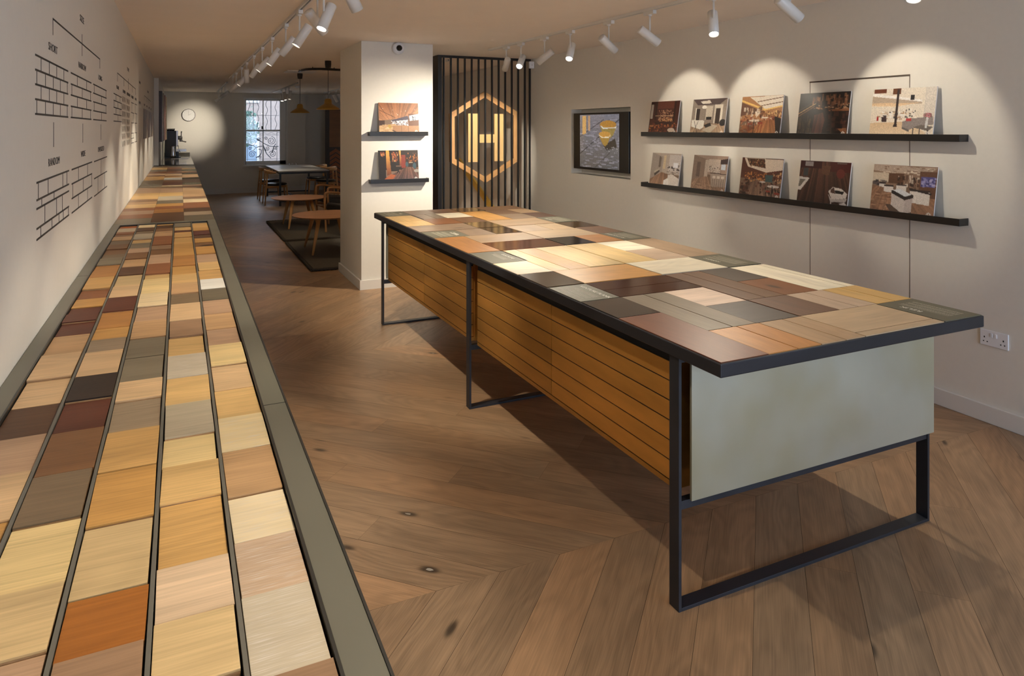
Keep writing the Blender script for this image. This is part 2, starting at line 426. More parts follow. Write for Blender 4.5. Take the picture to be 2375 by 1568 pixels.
g.build('architrave', M_WHITE, wf)
g = MB().box(((px0+px1)/2-.045, 19.19, 1.62), ((px0+px1)/2-.005, 19.218, 1.70)); g.build('sash_lock', M_BLACK, wf)
g = MB().box((.9, Y0-.12, .3), (4.0, Y0-.108, 2.35))
w = MB().box((.9, Y0-.15, .3), (.96, Y0-.08, 2.35)).box((3.94, Y0-.15, .3), (4.0, Y0-.08, 2.35)).box((.9, Y0-.15, .3), (4.0, Y0-.08, .36)).box((.9, Y0-.15, 2.29), (4.0, Y0-.08, 2.35)).box((2.42, Y0-.15, .3), (2.48, Y0-.08, 2.35))
pl = bpy.data.lights.new('daylight_portal', 'AREA'); pl.shape = 'RECTANGLE'; pl.size = 2.98; pl.size_y = 1.93; pl.cycles.is_portal = True
po = bpy.data.objects.new('daylight_portal', pl); COL.objects.link(po); po.location = (2.45, Y0-.07, 1.325); po.rotation_euler = (PI/2, 0, 0)
wf = struct('window_2', w, M_BLACK); g.build('pane', M_GLASS, wf)
# ironwork outside the window
def spiral(cx, cz, r, turns, a0, sg, n=40):
    return [(cx+r*(1-.85*i/n)*math.cos(a0+sg*turns*2*PI*i/n), 0, cz+r*(1-.85*i/n)*math.sin(a0+sg*turns*2*PI*i/n)) for i in range(n+1)]
gr = MB(); yy = 0
ww = px1-px0
for i, f in enumerate((.1, .36, .62, .9)):
    x = px0+ww*f
    gr.tube([(x+.022*math.sin(t*.42+i*1.5), 0, pm+.0+t*.02) for t in range(0, 40)], .006, 6)
for f in (.225, .75): gr.tube([(px0+ww*f, 0, pm-.02), (px0+ww*f, 0, pz1+.02)], .009, 6)
gr.tube([(px0, 0, 1.98), (px1, 0, 1.98)], .0045, 6)
gr.tube([(px0, 0, pz0-.02), (px0, 0, pz0-.05)], .006, 6)
for z in (1.47, 1.55, .84): gr.tube([(px0, 0, z), (px1, 0, z)], .0045, 6)
gr.tube([(px0+ww*i/30, 0, 1.51+.015*math.sin(i*.9)) for i in range(31)], .0045, 6)
for f in (.05, .93): gr.tube([(px0+ww*f, 0, pz0-.03), (px0+ww*f, 0, pm)], .006, 6)
for cx, cz, r, tn, a0, sg in ((.19, 1.29, .11, 2.1, PI*.5, 1), (.76, 1.32, .11, 2.1, PI*.5, -1), (.19, .97, .09, 1.9, PI*.1, 1), (.80, .97, .09, 1.9, PI*.9, -1), (.38, 1.35, .05, 1.5, 0, 1), (.60, 1.38, .045, 1.5, PI, -1), (.64, 1.12, .06, 1.6, PI, 1), (.13, 1.12, .045, 1.4, 0, 1), (.42, .9, .04, 1.4, PI, 1), (.9, 1.12, .04, 1.4, PI, 1)):
    gr.tube(spiral(px0+ww*cx, cz, r, tn, a0, sg), .007, 6)
for P in ([(.3, 1.38), (.4, 1.33), (.47, 1.29), (.58, 1.23), (.7, 1.18), (.86, 1.16), (.98, 1.17)], [(.08, 1.22), (.22, 1.2), (.3, 1.14), (.4, 1.17), (.5, 1.18)], [(.3, 1.14), (.24, 1.08), (.18, 1.05)], [(.5, 1.24), (.57, 1.08), (.62, .98), (.75, .86)], [(.78, 1.0), (.82, 1.1), (.84, 1.17), (.9, 1.24)], [(.3, .88), (.4, .92), (.46, 1.0), (.47, 1.08), (.38, 1.1)]):
    gr.tube([(px0+ww*a, 0, b) for a, b in P], [.013]*2+[.010]*(len(P)-2), 6)
tag(gr.build('window_grille', M_IRON, loc=(0, 19.345, 0)), 'wrought iron scrollwork grille outside the far sash window', 'grille')
# building, tree and street outside
FY = 28.0
M_BRICK = mat('pale_brick', (112, 100, 93), .9, noise=.12, nscale=6, bump=.3)
bt = thing('street_building', 'pale brick terrace building across the street behind the far window', 'building', (0, FY, 0))
MB().box((-8, 0, -1), (13, .4, 5.6)).build('wall', M_BRICK, bt)
for wx in (-1.2, 1.6, 4.4, 7.2):
    for wz in (.2, 2.6):
        f = MB().box((wx, -.05, wz), (wx+1.1, -.001, wz+.1)).box((wx, -.05, wz+1.6), (wx+1.1, -.001, wz+1.7)).box((wx, -.05, wz+.1), (wx+.08, -.001, wz+1.6)).box((wx+1.02, -.05, wz+.1), (wx+1.1, -.001, wz+1.6)).box((wx+.08, -.05, wz+.82), (wx+1.02, -.001, wz+.9)).build('window_frame', mat('weathered_frame', (140, 140, 144), .6), bt)
        MB().box((wx+.08, -.02, wz+.1), (wx+1.02, -.002, wz+.82)).box((wx+.08, -.02, wz+.9), (wx+1.02, -.002, wz+1.6)).build('pane', mat('far_glass', (84, 98, 112), .3), f)
tag(MB().box((-9, 19.45, -.3), (13, 28, -.1)).build('pavement', mat('pale_paving', (120, 120, 122), .9)), kind='structure')
rng = random.Random(3); tb = MB()
for i in range(900):
    a, b, r = rng.uniform(0, 2*PI), rng.uniform(-1, 1), rng.uniform(.5, 1)
    c = Vector((math.cos(a)*math.sqrt(1-b*b)*r*.75, math.sin(a)*math.sqrt(1-b*b)*r*.6, b*r*.85))
    u = Vector((rng.gauss(0,1), rng.gauss(0,1), rng.gauss(0,1))).normalized()*.07; v = u.orthogonal().normalized()*.04
    tb.face([c-u, c+v, c+u, c-v])
tr = thing('street_tree', 'small green street tree beyond the far window, left of centre', 'tree', (1.62, 24.5, 0))
tb.build('foliage', mat('leaf_green', (44, 70, 58), .8), tr, loc=(0, 0, 1.75))
MB().tube([(0, 0, -.1), (.03, 0, .8), (0, 0, 1.7)], [.06, .05, .03], 8).build('trunk', mat('bark', (80, 66, 54), .9), tr)

# ------------------------------------------------------------------ text
def text_mesh(body, size, sx=1.0, ext=.0004):
    c = bpy.data.curves.new('t', 'FONT'); c.body = body; c.size = size; c.extrude = ext; c.align_x = 'CENTER'; c.align_y = 'CENTER'; c.resolution_u = 3
    o = bpy.data.objects.new('t', c); COL.objects.link(o)
    dg = bpy.context.evaluated_depsgraph_get(); dg.update()
    me = bpy.data.meshes.new_from_object(o.evaluated_get(dg)); bpy.data.objects.remove(o)
    for v in me.vertices: v.co.x *= sx
    return me
def text(name, body, size, m, parent, loc, rot, sx=1.0, ext=.0004):
    me = text_mesh(body, size, sx, ext); me.materials.clear(); me.materials.append(m); me.name = name
    o = bpy.data.objects.new(name, me); COL.objects.link(o); o.parent = parent; o.location = loc; o.rotation_euler = rot
    return o
# ------------------------------------------------------------------ central display table
TX0, TX1, TY0, TY1, TZ, TU = 1.525, 2.857, 1.703, 6.03, .916, .868
table = thing('display_table', 'long central table inlaid with wood panels, brass drawers and black steel frame', 'table', (0, 0, 0))
MB().box((TX0, TY0, TU), (TX1, TY1, TZ-.003)).build('tabletop_edge', M_BLACKEDGE, table, bevel=.004)
D_ = {  # panel colours
 'cream': (228, 206, 172), 'white': (230, 220, 196), 'paleyellow': (214, 184, 126), 'yellow': (206, 168, 104), 'honey': (198, 146, 78), 'orange': (184, 126, 66),
 'tan': (176, 146, 112), 'lighttan': (194, 168, 134), 'pinktan': (188, 164, 140), 'pink': (212, 186, 164), 'taupe': (134, 112, 92), 'greybeige': (160, 136, 110), 'greytan': (122, 106, 86), 'grey': (116, 106, 92),
 'brown': (112, 80, 56), 'redbrown': (112, 64, 40), 'rust': (126, 78, 44), 'darkbrown': (74, 44, 30), 'dark': (54, 40, 32), 'black': (30, 24, 22), 'olive': (84, 64, 42), 'darkgrey': (78, 68, 60), 'walnut': (106, 76, 56)}
PN = []   # x0,y0,x1,y1,colour,grain('x'|'y'),finish
A_, B_, C2, D2, E2, F2, G2 = TX0+.006, 1.732, 1.96, 2.182, 2.41, 2.632, TX1-.006
# section 4 (nearest)
PN += [(B_,2.70,D2,2.845,'darkbrown','x','g'),(B_,2.562,D2,2.697,'darkbrown','x','g'),(A_,2.28,B_,2.555,'mirror','y','g'),
 (B_,2.0,1.846,2.555,'greytan','y','s'),(1.85,2.0,C2,2.555,'greytan','y','s'),(C2,2.28,D2,2.556,'pink','x','s'),(C2,2.0,D2,2.277,'darkgrey','x','s'),
 (A_,TY0+.006,B_,2.277,'redbrown','y','m'),(B_,TY0+.006,1.86,1.997,'orange','y','m'),(1.864,TY0+.006,C2+.01,1.997,'orange','y','m'),(C2+.014,TY0+.006,2.09,1.997,'tan','y','m'),(2.093,TY0+.006,D2+.005,1.997,'tan','y','m'),
 (D2+.009,2.285,2.295,2.85,'walnut','y','m'),(2.298,2.285,E2-.002,2.85,'brown','y','m'),(E2,2.58,F2-.02,2.85,'darkgrey','y','m'),(E2,2.285,F2-.02,2.577,'rust','y','m'),(F2-.018,2.285,2.80,2.85,'white','y','s'),(2.803,2.285,G2,2.85,'white','y','s'),
 (D2+.009,2.003,E2,2.282,'walnut','y','s'),(E2+.003,2.003,2.52,2.282,'pinktan','y','m'),(2.523,2.003,F2,2.282,'pinktan','y','m'),(F2+.003,2.003,2.745,2.282,'yellow','y','m'),(2.748,2.003,G2,2.282,'yellow','y','m'),
 (D2+.009,1.755,F2-.01,2.0,'lighttan','x','m'),(D2+.009,TY0+.006,F2-.01,1.752,'lighttan','x','m')]
# section 3
PN += [(A_,3.172,B_,3.48,'cream','x','s'),(A_,2.862,B_,3.169,'olive','y','g'),(B_+.002,3.172,1.83,3.828,'yellow','y','m'),(1.833,3.172,C2,3.828,'honey','y','m'),(C2+.003,3.187,D2,3.828,'paleyellow','y','m'),(B_+.002,2.862,D2,3.17,'honey','x','m'),
 (D2+.009,3.19,E2-.004,3.835,'paleyellow','y','m'),(E2-.002,3.51,F2,3.835,'white','x','s'),(E2-.002,3.19,F2,3.507,'pinktan','x','s'),(F2+.003,3.19,G2,3.84,'greybeige','y','m'),(D2+.009,2.868,F2-.015,3.187,'white','x','m')]
# section 2
PN += [(1.79,4.45,1.985,4.75,'taupe','y','m'),(1.988,4.46,D2+.008,4.755,'dark','x','g'),(B_+.01,4.14,D2+.003,4.447,'tan','x','m'),(A_,3.84,B_+.007,4.447,'orange','y','m'),(B_+.01,3.84,D2+.003,4.137,'redbrown','x','g'),
 (D2+.014,4.47,2.44,4.765,'pinktan','y','m'),(2.443,4.47,F2-.01,4.765,'lighttan','y','m'),(D2+.014,4.14,F2,4.467,'lighttan','x','m'),(F2-.007,4.49,G2,4.775,'olive','y','g'),(F2+.003,4.165,G2,4.487,'walnut','x','m'),(D2+.014,3.85,E2+.008,4.137,'black','x','g'),(E2+.011,3.85,F2,4.137,'orange','x','m')]
# section 1 (far)
PN += [(1.77,5.73,2.0,6.02,'taupe','x','m'),(2.003,5.73,D2+.03,6.02,'brown','x','m'),(D2+.034,5.73,2.46,6.02,'olive','x','g'),(A_,5.36,1.755,5.70,'yellow','y','m'),(A_,5.07,1.755,5.357,'yellow','y','m'),(1.775,5.41,1.88,5.727,'taupe','y','m'),(1.883,5.41,1.975,5.727,'greytan','y','m'),
 (1.978,5.41,D2+.02,5.727,'white','x','m'),(1.758,5.08,1.985,5.407,'rust','x','m'),(1.988,5.08,D2+.01,5.407,'brown','y','m'),(A_,4.765,1.98,5.067,'taupe','x','m'),(1.983,4.775,D2+.01,5.077,'olive','x','g'),
 (2.463,5.75,G2,6.02,'brown','x','m'),(D2+.024,5.11,2.43,5.727,'honey','y','m'),(2.433,5.45,2.66,5.747,'walnut','x','m'),(2.663,5.45,G2,5.747,'tan','x','m'),(2.433,5.13,2.66,5.447,'taupe','x','m'),(2.663,5.13,G2,5.447,'darkbrown','x','m'),(D2+.014,4.78,F2,5.127,'tan','x','m')]
CN = {'cream':'pale cream','white':'whitened','paleyellow':'pale yellow','yellow':'light yellow','honey':'honey coloured','orange':'orange brown','tan':'tan','lighttan':'light tan','pinktan':'pinkish tan','pink':'pale pink','taupe':'taupe','greybeige':'greyish beige','greytan':'grey tan','grey':'grey','brown':'brown','redbrown':'red brown','rust':'rust brown','darkbrown':'dark brown','dark':'near-black brown','black':'black','olive':'dark glossy olive','darkgrey':'dark grey','walnut':'walnut brown','mirror':'glossy reflective dark'}
M_MIRROR = mat('piano_lacquer', (46, 38, 32), .04, coat=1.)
for x0, y0, x1, y1, c, g, fin in PN:
    mb = MB().box((x0+.0008, y0+.0008, TZ-.012), (x1-.0008, y1-.0008, TZ), uvrot=(g == 'y'))
    m = {'g': M_WOODG, 's': M_WOOD, 'm': M_WOODM}[fin]
    if c == 'mirror': m = M_MIRROR
    o = mb.build('wood_panel', m, table, color=D_.get(c, (46, 38, 32)))
    o['label'] = CN[c] + ' inlaid panel'
rngt = random.Random(8)
PLQ = [(A_, 2.562, B_-.003, 2.845, 'VENTURE PLANK', -1, .78), (A_, 3.485, 1.745, 3.828, 'GOLDLEAF', -1, .45), (A_, 4.45, 1.787, 4.745, 'DESIGNER\nCOLLECTION', -1, .55), (A_, 5.703, 1.765, 6.02, 'OAK', -1, .6),
       (F2-.004, TY0+.006, G2, 2.0, 'RELIK', 1, .85), (F2-.012, 2.868, G2, 3.187, 'NORDIC', 1, .7), (F2+.003, 3.85, G2, 4.162, 'ART NOUVEAU', 1, .8), (F2+.003, 4.80, G2, 5.127, 'CASTLE', 1, .7)]
for x0, y0, x1, y1, word, sgn, frac in PLQ:
    cx, cy = (x0+x1)/2, (y0+y1)/2; L_ = y1-y0; Wd = x1-x0
    p = MB().box((x0+.0008, y0+.0008, TZ-.012), (x1-.0008, y1-.0008, TZ)).build('text_panel', M_PLAQUE, table)
    p['label'] = 'grey printed panel naming a wood range'
    two = '\n' in word; n = max(len(q) for q in word.split('\n'))
    hx = cx + (Wd*.26 if sgn < 0 else -Wd*.26)
    off = .03 if sgn > 0 else -.015
    size = .026 if not two else .018
    if word == 'RELIK': size = .03
    text('lettering', word, size, M_TEXTW, p, (hx, cy+off, TZ+.0004), (0, 0, sgn*PI/2), sx=1.25, ext=.0002)
    t = MB(); u = -sgn      # body copy as word-length strokes, rows step towards the table edge
    rows = 9; x = hx - u*(-1)*0
    edge_dir = -1 if sgn < 0 else 1
    x = hx + edge_dir*(.026 if not two else .034)
    t.box((x-.0006, cy-L_*.36, TZ), (x+.0006, cy+L_*.36, TZ+.0003)); x += edge_dir*.010
    nr = 5 if word == 'GOLDLEAF' else 13
    for r in range(nr):
        if abs(x-cx) > Wd/2-.016: break
        a = cy-L_*.36*(.75 if word == 'GOLDLEAF' else 1); end = cy+L_*.36*(.75 if word == 'GOLDLEAF' else 1)*(.55 if r % 5 == 4 else 1)
        while a < end:
            ln = rngt.uniform(.004, .014); t.box((x-.0011, a, TZ), (x+.0011, min(a+ln, end), TZ+.0003)); a += ln+.0025
        x += edge_dir*(.0062 if r % 5 != 4 else .012)
    t.build('small_print', mat('faded_print', (176, 170, 152), .6), p)
# steel frames: three flat-bar loops
def loop(y, d=.052, t=.012):
    f = MB().box((TX0+.010, y, 0), (TX0+.010+t, y+d, TU-.0005)).box((TX1-.010-t, y, 0), (TX1-.010, y+d, TU-.0005)).box((TX0+.010+t, y, 0), (TX1-.010-t, y+d, t)).box((TX0+.010+t, y+.002, TU-.02), (TX1-.010-t, y+d-.002, TU-.0005))
    f.box((TX0+.010+t, y+.004, .345), (TX1-.010-t, y+.034, .3745))
    return f
for yy in (1.919, 3.83, 5.775):
    loop(yy).build('steel_leg_frame', M_STEEL, table, bevel=.001)
DX = 1.575
def drawer_unit(y0, y1, ys, far=False):
    body = MB().box((DX+.022, y0, .377), (TX1-.05, y1, TU-.001)).build('drawer_carcass', M_BRASS, table)
    MB().box((DX+.001, y0+.002, .3775), (DX+.0215, y1-.002, .396)).build('plinth_strip', M_BRASS, table)
    MB().box((DX+.004, y0+.03, .397), (DX+.0215, y1-.002, TU-.002)).build('shadow_gap', M_DARKGAP, body)
    cols = [(y0+.012, ys-.0025), (ys+.0025, y1-.004)]
    for a, b in cols:
        for k in range(6):
            z = .3985+.0705*k
            MB().box((DX, a, z+.0024), (DX+.018, b, z+.0681)).build('drawer_front', M_BRASS, table, bevel=.0012)
drawer_unit(1.992, 3.812, 2.90); drawer_unit(3.90, 5.76, 4.80)
o = MB().box((DX+.004, 1.905, .376), (TX1-.002, 1.9155, TU-.001)).build('end_panel', M_PANEL, table, bevel=.001); o['label'] = 'brushed pale metal end panel'
MB().box((DX+.03, 1.9165, .40), (TX1-.05, 1.918, TU-.002)).build('panel_backing', M_DARKGAP, o)
MB().box((DX+.004, 5.829, .376), (TX1-.002, 5.84, TU-.001)).build('end_panel', M_PANEL, table, bevel=.001)

# ------------------------------------------------------------------ display counter along the left wall
KZ = .99; RC = .5967
def rx(r): return r*RC
counter = thing('display_counter', 'long grey counter along the left wall with sample trays and inlaid wood panels', 'counter', (0, 0, 0))
CXE = rx(.392)
TR0, TR1 = .45, 5.43           # tray opening
XI0, XI1 = rx(-.617), rx(.300)
fr = MB()
fr.box((X_L+.002, -.6, KZ-.035), (XI0, TR1, KZ)).box((XI1, -.6, KZ-.035), (CXE-.004, TR1, KZ))
fr.box((XI0, -.6, KZ-.035), (XI1, TR0, KZ)).box((X_L+.002, TR1, KZ-.035), (CXE-.004, TR1+.085, KZ))
fr.build('tray_surround', M_GREY, counter, bevel=.0015)
def seam_y(u, v): return zpix(u, v, KZ)[1]
sm = MB()
for ys in (seam_y(640, 936),):
    sm.box((XI1, ys-.0012, KZ-.001), (CXE-.004, ys+.0012, KZ+.0003))
ys = seam_y(195, 640); sm.box((X_L+.002, ys-.0012, KZ-.001), (XI0, ys+.0012, KZ+.0003))
sm.build('surround_joint', M_DARKGAP, counter)
MB().box((CXE-.004, -.6, KZ-.045), (CXE, 13.995, KZ+.001)).build('edge_trim', M_GREYD, counter)
MB().box((X_L+.0005, -.6, 0.08), (CXE-.02, 13.995, KZ-.0455)).build('cabinet_body', M_GREY, counter)
MB().box((X_L+.002, -.6, 0), (CXE-.07, 13.99, .08)).build('plinth', M_BLACK, counter)
MB().box((XI0, TR0, KZ-.045), (XI1, TR1, KZ-.030)).build('tray_base', M_GREYD, counter)
MB().box((X_L+.002, TR1+.085, KZ-.045), (CXE-.0045, 13.995, KZ-.006)).build('panel_bed', M_GREYD, counter)
MB().box((XI0-.0005, TR0, KZ-.03), (XI0+.004, TR1, KZ+.002)).box((XI1-.004, TR0, KZ-.03), (XI1+.0005, TR1, KZ+.002)).box((XI0, TR1-.004, KZ-.03), (XI1, TR1+.0005, KZ+.002)).build('tray_rim', M_GREYD, counter)
DIV = [rx(r) for r in (-.428, -.2453, -.060, .1235)]
for x in DIV: MB().box((x-.003, TR0+.001, KZ-.0295), (x+.003, TR1-.005, KZ-.001)).build('tray_divider', mat('divider_grey', (104, 100, 90), .4), counter)
# --- the loose samples: per column, photo boundaries (y) and colour, nearest first
SC_ = {'cream': (224, 200, 158), 'paleyellow': (220, 192, 136), 'yellowtan': (208, 170, 112), 'honey': (204, 160, 98), 'golden': (192, 144, 80), 'orange': (172, 120, 64), 'rust': (158, 88, 38), 'mottled': (160, 98, 40),
 'tan': (186, 148, 106), 'lighttan': (206, 172, 130), 'pinktan': (180, 146, 116), 'greige': (188, 174, 150), 'limedpink': (190, 162, 134), 'limedcream': (222, 202, 164), 'lightgrey': (176, 162, 138), 'beige': (196, 168, 122),
 'taupe': (150, 118, 90), 'greybrown': (122, 102, 78), 'grey': (124, 112, 92), 'olivegrey': (106, 96, 78), 'greylined': (150, 130, 106), 'brown': (126, 88, 56), 'darkbrown': (90, 60, 38), 'redbrown': (92, 50, 34), 'rusty': (140, 88, 54), 'black': (50, 38, 30), 'white': (218, 214, 204), 'darkred': (92, 40, 30)}
SN = {'cream':'pale cream','paleyellow':'pale yellow','yellowtan':'yellowish tan','honey':'honey yellow','golden':'golden orange','orange':'orange brown','rust':'rust red','mottled':'mottled amber','tan':'mid tan','lighttan':'light tan','pinktan':'pinkish tan','greige':'textured greige','limedpink':'limed pinkish','limedcream':'limed cream','lightgrey':'light grey','beige':'plain beige','taupe':'taupe','greybrown':'grey brown','grey':'grey','olivegrey':'olive grey','greylined':'grey lined','brown':'mid brown','darkbrown':'dark brown','redbrown':'dark red brown','rusty':'rusty brown','black':'near-black','white':'whitewashed','darkred':'deep red'}
def z1(a): return 480+a/3.734
COLS = [
 (-.524, [(1360,'paleyellow'),(1215,'golden'),(1097,'lighttan'),(1008,'pinktan'),(935,'darkbrown'),(876,'lighttan'),(z1(1268),'lighttan'),(z1(1092),'tan'),(z1(988),'redbrown'),(z1(918),'redbrown'),(z1(855),'redbrown'),(z1(780),'golden'),(z1(705),'rusty'),(z1(607),'honey'),(z1(550),'orange'),(z1(500),'orange'),(z1(440),'grey'),(z1(400),'greybrown'),(z1(360),'brown'),(z1(320),'brown'),(z1(287),'greybrown'),(z1(257),'tan'),(z1(235),'brown'),(z1(215),'rusty'),(z1(182),'lightgrey'),(z1(160),'rust'),(z1(137),'rust')]),
 (-.337, [(1365,'beige'),(1206,'paleyellow'),(1093,'greybrown'),(992,'brown'),(924,'redbrown'),(868,'black'),(z1(1238),'lighttan'),(z1(1128),'greylined'),(z1(1032),'golden'),(z1(898),'orange'),(z1(776),'redbrown'),(z1(680),'lighttan'),(z1(582),'beige'),(z1(512),'darkbrown'),(z1(442),'tan'),(z1(393),'brown'),(z1(352),'pinktan'),(z1(304),'grey'),(z1(275),'yellowtan'),(z1(232),'lightgrey'),(z1(205),'greybrown'),(z1(178),'darkbrown'),(z1(141),'cream')]),
 (-.152, [(1506,'taupe'),(1367,'mottled'),(1206,'beige'),(1083,'golden'),(993,'honey'),(923,'greylined'),(879,'lighttan'),(z1(1285),'grey'),(z1(1122),'grey'),(z1(972),'tan'),(z1(852),'pinktan'),(z1(742),'cream'),(z1(618),'paleyellow'),(z1(572),'yellowtan'),(z1(485),'rusty'),(z1(405),'pinktan'),(z1(358),'brown'),(z1(325),'taupe'),(z1(250),'rusty'),(z1(207),'tan'),(z1(175),'brown'),(z1(150),'darkbrown'),(z1(128),'honey')]),
 (.031, [(1421,'beige'),(1298,'limedpinkplain'),(1153,'honey'),(1070,'yellowtan'),(1006,'paleyellow'),(932,'lightgrey'),(872,'yellowtan'),(z1(1274),'greige'),(z1(1108),'yellowtan'),(z1(978),'taupe'),(z1(832),'lighttan'),(z1(742),'greybrown'),(z1(655),'tan'),(z1(575),'yellowtan'),(z1(503),'golden'),(z1(418),'orange'),(z1(362),'golden'),(z1(308),'golden'),(z1(256),'honey'),(z1(215),'honey'),(z1(193),'redbrown'),(z1(168),'yellowtan'),(z1(124),'grey')]),
 (.208, [(1360,'greige'),(1237,'limedpink'),(1136,'limedcream'),(1035,'tan'),(960,'limedcream2'),(897,'yellowtan'),(z1(1355),'lighttan'),(z1(1183),'paleyellow'),(z1(1037),'pinktan'),(z1(907),'tan'),(z1(793),'pinktan'),(z1(700),'olivegrey'),(z1(617),'white'),(z1(538),'honey'),(z1(472),'yellowtan'),(z1(402),'pinktan'),(z1(342),'golden'),(z1(306),'brown'),(z1(270),'golden'),(z1(235),'darkbrown'),(z1(200),'darkred'),(z1(175),'golden'),(z1(133),'honey'),(z1(112),'grey')])]
SC_['limedpinkplain'] = (208, 180, 148); SN['limedpinkplain'] = 'pale pinkish beige'
SC_['limedcream2'] = (222, 198, 150); SN['limedcream2'] = 'pale cream-yellow'
ORD = ['nearest', 'second', 'third', 'fourth', 'fifth', 'sixth', 'seventh', 'eighth', 'ninth', 'tenth', 'eleventh', 'twelfth', 'thirteenth', 'fourteenth', 'fifteenth', 'sixteenth', 'seventeenth', 'eighteenth', 'nineteenth', 'twentieth', 'twenty-first', 'twenty-second', 'twenty-third', 'twenty-fourth', 'twenty-fifth', 'twenty-sixth', 'twenty-seventh', 'twenty-eighth', 'twenty-ninth', 'thirtieth', 'thirty-first', 'thirty-second', 'thirty-third', 'thirty-fourth', 'thirty-fifth', 'thirty-sixth']
ROWN = ['the row beside the wall', 'the second row from the wall', 'the middle tray row', 'the fourth row from the wall', 'the row beside the aisle']
M_PLY = mat('ply_edge', (176, 138, 98), .7, noise=.25, nscale=60, stretch=(1, 1, 8))
EDGES = [XI0+.004] + DIV + [XI1-.004]
rs = random.Random(21)
for ci, (r, lst) in enumerate(COLS):
    xa, xb = EDGES[ci]+(.0042 if ci else .0015), EDGES[ci+1]-(.0042 if ci < 4 else .0015)
    def yy(v, r=r): return zpix(417+r*(v-297), v, KZ)[1]
    prev = TR0+.01
    full = [(yy(v), c) for v, c in lst]
    y_ = full[0][0]-[.11, .15, .115, .13, .17][ci]; pre = []
    while y_ > TR0+.08: pre.insert(0, (y_, rs.choice(['beige', 'lighttan', 'honey', 'taupe', 'brown', 'tan', 'pinktan', 'grey']))); y_ -= .112
    full = [(min(y, TR1-.008), c) for y, c in pre + full]
    while TR1-.008-full[-1][0] > .03: full.append((min(full[-1][0]+.11, TR1-.008), rs.choice(['grey', 'brown', 'tan', 'rusty'])))
    for k, (yb, c) in enumerate(full):
        ya = prev; prev = yb
        if yb-ya < .02: continue
        wdt = (xb-xa); ww_ = wdt - rs.uniform(.0006, .004)
        th = rs.uniform(.012, .021); cx = xa + ww_/2 + (wdt-ww_)*rs.uniform(.05, .6)
        g = rs.uniform(.0008, .0035) + (.006 if rs.random() < .2 else 0)
        hy = (yb-ya-g)/2
        if c.startswith('limed') and c != 'limedpinkplain' or c in ('greige',): m = M_LIMED
        else: m = M_WOOD
        z0 = KZ-.0299+.009*0
        mb = MB().box((-ww_/2, -hy, 0), (ww_/2, hy, th-.004), 1).box((-ww_/2, -hy, th-.004), (ww_/2, hy, th), 0)
        # sits on the neighbour-height packer so that the faces lie near the rim
        mb.box((-ww_/2+.006, -hy+.006, -.0095), (ww_/2-.006, hy-.006, 0), 1)
        rz = rs.uniform(-1, 1)*min(.011, .0009/hy)
        o = mb.build('wood_sample', [m, M_PLY], loc=(cx, (ya+yb-g)/2, KZ-.0203), rz=rz, color=SC_[c], bevel=.0006)
        n_ = 'nearest' if k == 0 else ORD[k]+' from front'
        tag(o, f"{SN[c]} wood sample, {n_} in {ROWN[ci]}", 'wood sample', 'loose wood samples in the counter tray')
# --- flush panels on the far part of the counter
PZ = [rx(-.69), rx(-.31), rx(.047), CXE-.0045]
def z9(a): return 360+a/9.135
FL = [(-.50, 1400, [(1345,'grey'),(1258,'rusty'),(1180,'pinktan'),(1120,'rusty'),(1040,'yellowtan'),(990,'tan'),(935,'taupe'),(870,'yellowtan'),(805,'yellowtan'),(690,'pinktan'),(655,'lightgrey'),(610,'grey'),(533,'greybrown'),(450,'honey'),(430,'redbrown'),(405,'lighttan'),(385,'pinktan'),(365,'rusty'),(345,'brown'),(308,'grey'),(277,'yellowtan'),(262,'yellowtan'),(235,'greybrown')]),
      (-.13, 1370, [(1215,'darkbrown'),(1140,'orange'),(1078,'rusty'),(1022,'golden'),(955,'grey'),(868,'greige'),(790,'yellowtan'),(730,'pinktan'),(672,'pinktan'),(635,'cream'),(600,'redbrown'),(565,'redbrown'),(527,'brown'),(475,'white'),(452,'golden'),(430,'brown'),(405,'lighttan'),(385,'pinktan'),(345,'rusty'),(290,'darkbrown'),(262,'rusty'),(232,'greybrown')]),
      (.215, 1345, [(1262,'olivegrey'),(1188,'greylined'),(1115,'darkbrown'),(1050,'rusty'),(995,'rusty'),(922,'cream'),(875,'taupe'),(830,'tan'),(740,'tan'),(680,'lighttan'),(620,'pinktan'),(572,'PLQ'),(535,'darkbrown'),(500,'darkbrown'),(470,'PLQ'),(402,'tan'),(375,'PLQ'),(335,'orange'),(300,'PLQ'),(270,'yellowtan'),(232,'olivegrey')])]
for ci, (r, st, lst) in enumerate(FL):
    prev = TR1+.0865
    for v, c in lst:
        vv = z9(v); yb = min(zpix(417+r*(vv-297), vv, KZ)[1], 13.995); ya = prev; prev = yb
        if yb-ya < .01: continue
        mb = MB().box((PZ[ci]+.0006, ya+.0008, KZ-.0055), (PZ[ci+1]-.0006, yb-.0008, KZ))
        if c == 'PLQ':
            p = mb.build('text_panel', M_PLAQUE, counter)
            t = MB(); rows = 2
            for q in range(rows):
                x = PZ[ci]+.03
                y = (ya+yb)/2 + (.02-.04*q)
                while x < PZ[ci+1]-.06:
                    ln = rs.uniform(.008, .03); t.box((x, y-.007, KZ), (x+ln, y+.007, KZ+.0005)); x += ln+.009
            t.build('lettering', mat('faded_print', (176, 170, 152), .6), p)
        else: mb.build('wood_panel', M_WOODM, counter, color=SC_[c])
